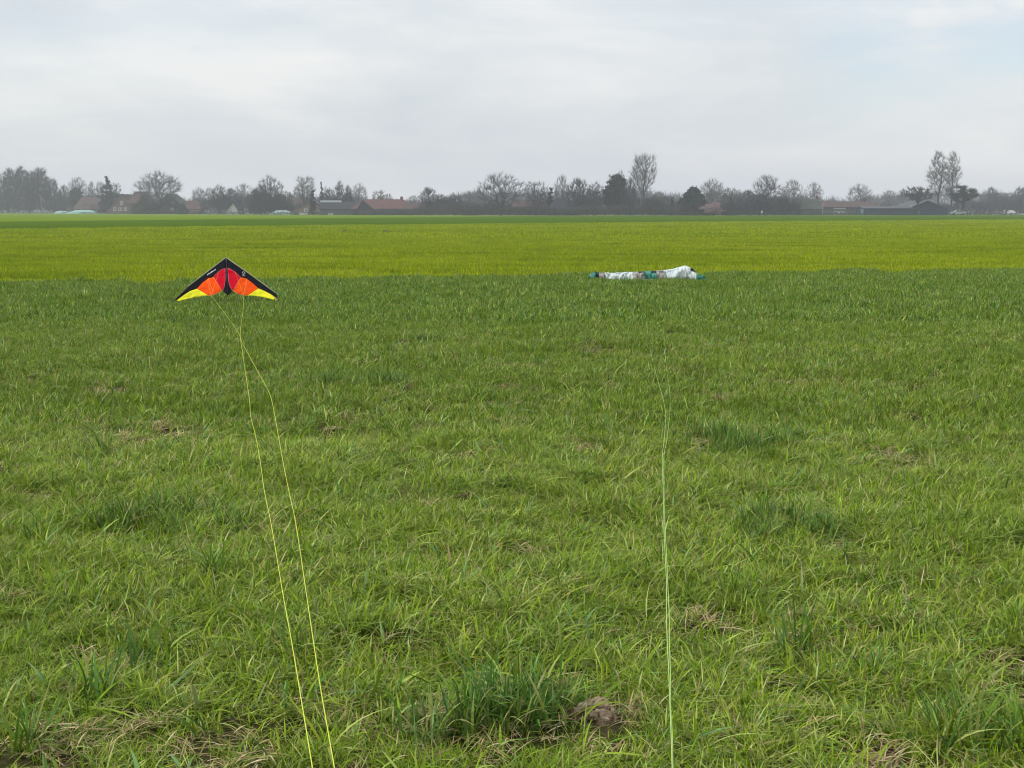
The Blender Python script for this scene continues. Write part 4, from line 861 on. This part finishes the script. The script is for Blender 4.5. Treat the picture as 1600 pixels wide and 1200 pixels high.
# film tunnels, car, posts, sign
def tunnel(name, label, D, px0, px1, ytop, m, depth=5, cat='polytunnel'):
    ox = X((px0 + px1) / 2, D); root = empty(name, (ox, D, 0), 0, label=label, cat=cat); L0, L1 = X(px0, D) - ox, X(px1, D) - ox; h = Z(ytop, D); V = []; F = []; n = 10; k = 14
    for i in range(k + 1):
        x = L0 + (L1 - L0) * i / k; e_ = min(1, .25 + 3 * min(i, k - i) / k); hh = h * e_ * (1 + .06 * math.sin(i * 2.3))
        for j in range(n + 1): a = math.pi * j / n; V.append((x, depth / 2 - depth / 2 * math.cos(a), hh * math.sin(a) ** .8 if 0 < j < n else 0))
    for i in range(k):
        for j in range(n): q = i * (n + 1) + j; F.append((q, q + n + 1, q + n + 2, q + 1))
    F += [tuple(range(n + 1)), tuple(range(k * (n + 1), (k + 1) * (n + 1)))[::-1]]
    link('film', mesh(name, V, F, m, True), root)
    for i in range(0, k + 1, 2):
        MB().tube([(L0 + (L1 - L0) * i / k, V[i * (n + 1) + j][1], V[i * (n + 1) + j][2] + .02) for j in range(n + 1)], .04, 4).build('hoop', FRAME, root)
tunnel('film_tunnel', 'long low mint green film tunnel left of the brick gable', dedge(120) + 1.5, 104, 150, 328.2, GREEN_FILM)
tunnel('film_tunnel', 'lower left end piece of the mint green film tunnel', dedge(92) + 1.5, 83, 106, 329.6, GREEN_FILM)
tunnel('film_tunnel', 'short pale green tunnel left of the tan gabled house', dedge(440) + 6, 421, 456, 328.6, mat('pale_mint_film', (.20, .28, .25), .7))
tunnel('pale_tent', 'small pale pointed tent near the right edge', dedge(1584) + 10, 1577, 1590, 329.0, mat('pale_tent_cloth', (.22, .23, .23), .6), 4, 'tent')
def low_wall(label, px0, px1, y, D, m, name='garden_wall', cat='wall'):
    ox = X(px0, D); MB().box((0, 0, -.1), (X(px1, D) - ox, .35, max(.35, Z(y, D)))).build(name, m, None, loc=(ox, D, 0), label=label, cat=cat)
low_wall('short white garden wall in front of the tan gable', 468, 481, 332.5, dedge(475) + 3, WL['white'])
low_wall('small white wall below the long low barn', 513, 520, 333.2, dedge(516) + 3, WL['white'])
low_wall('long pale wall at the foot of the far wood by the right edge', 1544, 1612, 333.4, dedge(1580) + 5, WL['white'])
def car(px, D, label):
    root = empty('parked_car', (X(px, D), D, 0), 0, label=label, cat='car'); P_ = mat('pale_car_paint', (.24, .27, .27), .3, .5)
    prof = [(-2.1, .35), (-2.15, .75), (-1.9, .92), (-1.15, 1.0), (-.55, 1.42), (.9, 1.46), (1.55, 1.05), (2.05, .95), (2.15, .6), (2.1, .35)]
    MB().prism(prof, -.85, .85).build('body', P_, root)
    for a, b, c, d_ in ((-.95, -.5, .05, .05), (.15, .2, 1.0, .85)):
        MB().add([(a, -.862, 1.0), (c if a < 0 else 1.35, -.862, 1.0), (b + .5 if a < 0 else .85, -.862, 1.36), (b if a < 0 else .2, -.862, 1.36)], [(0, 1, 2, 3)]).build('window', GLASS, root)
    for sx in (-1.35, 1.35):
        for sy in (-.86, .86): MB().tube([(sx, sy - .1, .32), (sx, sy + .1, .32)], .32, 14).build('wheel', mat('tyre', (.02, .02, .02), .8) if 'tyre' not in bpy.data.materials else bpy.data.materials['tyre'], root, True)
    root.scale = (1.15, 1.1, 1.15)
car(1497, dedge(1497) + 2, 'pale car parked under the dark pine at the blue barn')
def post(label, px, ytop, D, r=.12, m=None, arm=False, name='post', cat='post'):
    h = Z(ytop, D); b = MB().tube([(0, 0, -.1), (0, 0, h)], [r, r * .8], 7)
    if arm: b.tube([(0, 0, h - .02), (.5, 0, h + .12), (1.0, 0, h + .1)], [r * .7, r * .6, r * .9], 6)
    b.build(name, m or FRAME, None, True, loc=(X(px, D), D, 0), label=label, cat=cat)
post('pale pole between the tall grey barn and the brown roofed one', 1285.5, 317, dedge(1285) + 2, .11, mat('pale_pole', (.20, .22, .23), .7), name='pole', cat='pole')
post('short grey post in front of the blue barn', 1436, 329.5, dedge(1436) + 1, .14, mat('grey_post', (.16, .18, .2), .8))
root = empty('road_sign', (X(1190.5, dedge(1190) + 1.5), dedge(1190) + 1.5, 0), 0, label='small white sign on a post below the high rounded tree', cat='sign')
MB().tube([(0, 0, 0), (0, 0, 1.5)], .04, 6).build('post', FRAME, root, True); MB().box((-.32, -.06, .75), (.32, -.03, 1.5)).build('panel', WL['white'], root)

# bare soil spots in the bright field
for px, w, lab in ((538, 10, 'left one of two dark soil spots in the bright field'), (604, 14, 'right one of two dark soil spots in the bright field')):
    p = at_height(px, 363.5, 0); v_, f_ = blob(1.0, px, .22); ww = w / FPX * p[1] * .5
    o = link('soil_heap', mesh('soil_heap', v_, f_, mat('field_soil', (.10, .085, .045), .95), True), None, (p[0], p[1], .02), label=lab, cat='soil heap'); o.scale = (ww, ww * .6, .75)

# ------------------------------------------------------------------ haze
hz = bpy.data.materials.new('haze'); hz.use_nodes = True; n_, l_ = hz.node_tree.nodes, hz.node_tree.links; n_.clear()
ho = n_.new('ShaderNodeOutputMaterial'); pv = n_.new('ShaderNodeVolumePrincipled'); pv.inputs['Color'].default_value = (.86, .87, 1.0, 1); pv.inputs['Density'].default_value = HAZE
l_.new(pv.outputs[0], ho.inputs['Volume'])
MB().box((-1950, -350, -1.2), (1950, 2650, 55)).build('haze', hz, None, kind='stuff', label='thin pale haze over the fields')
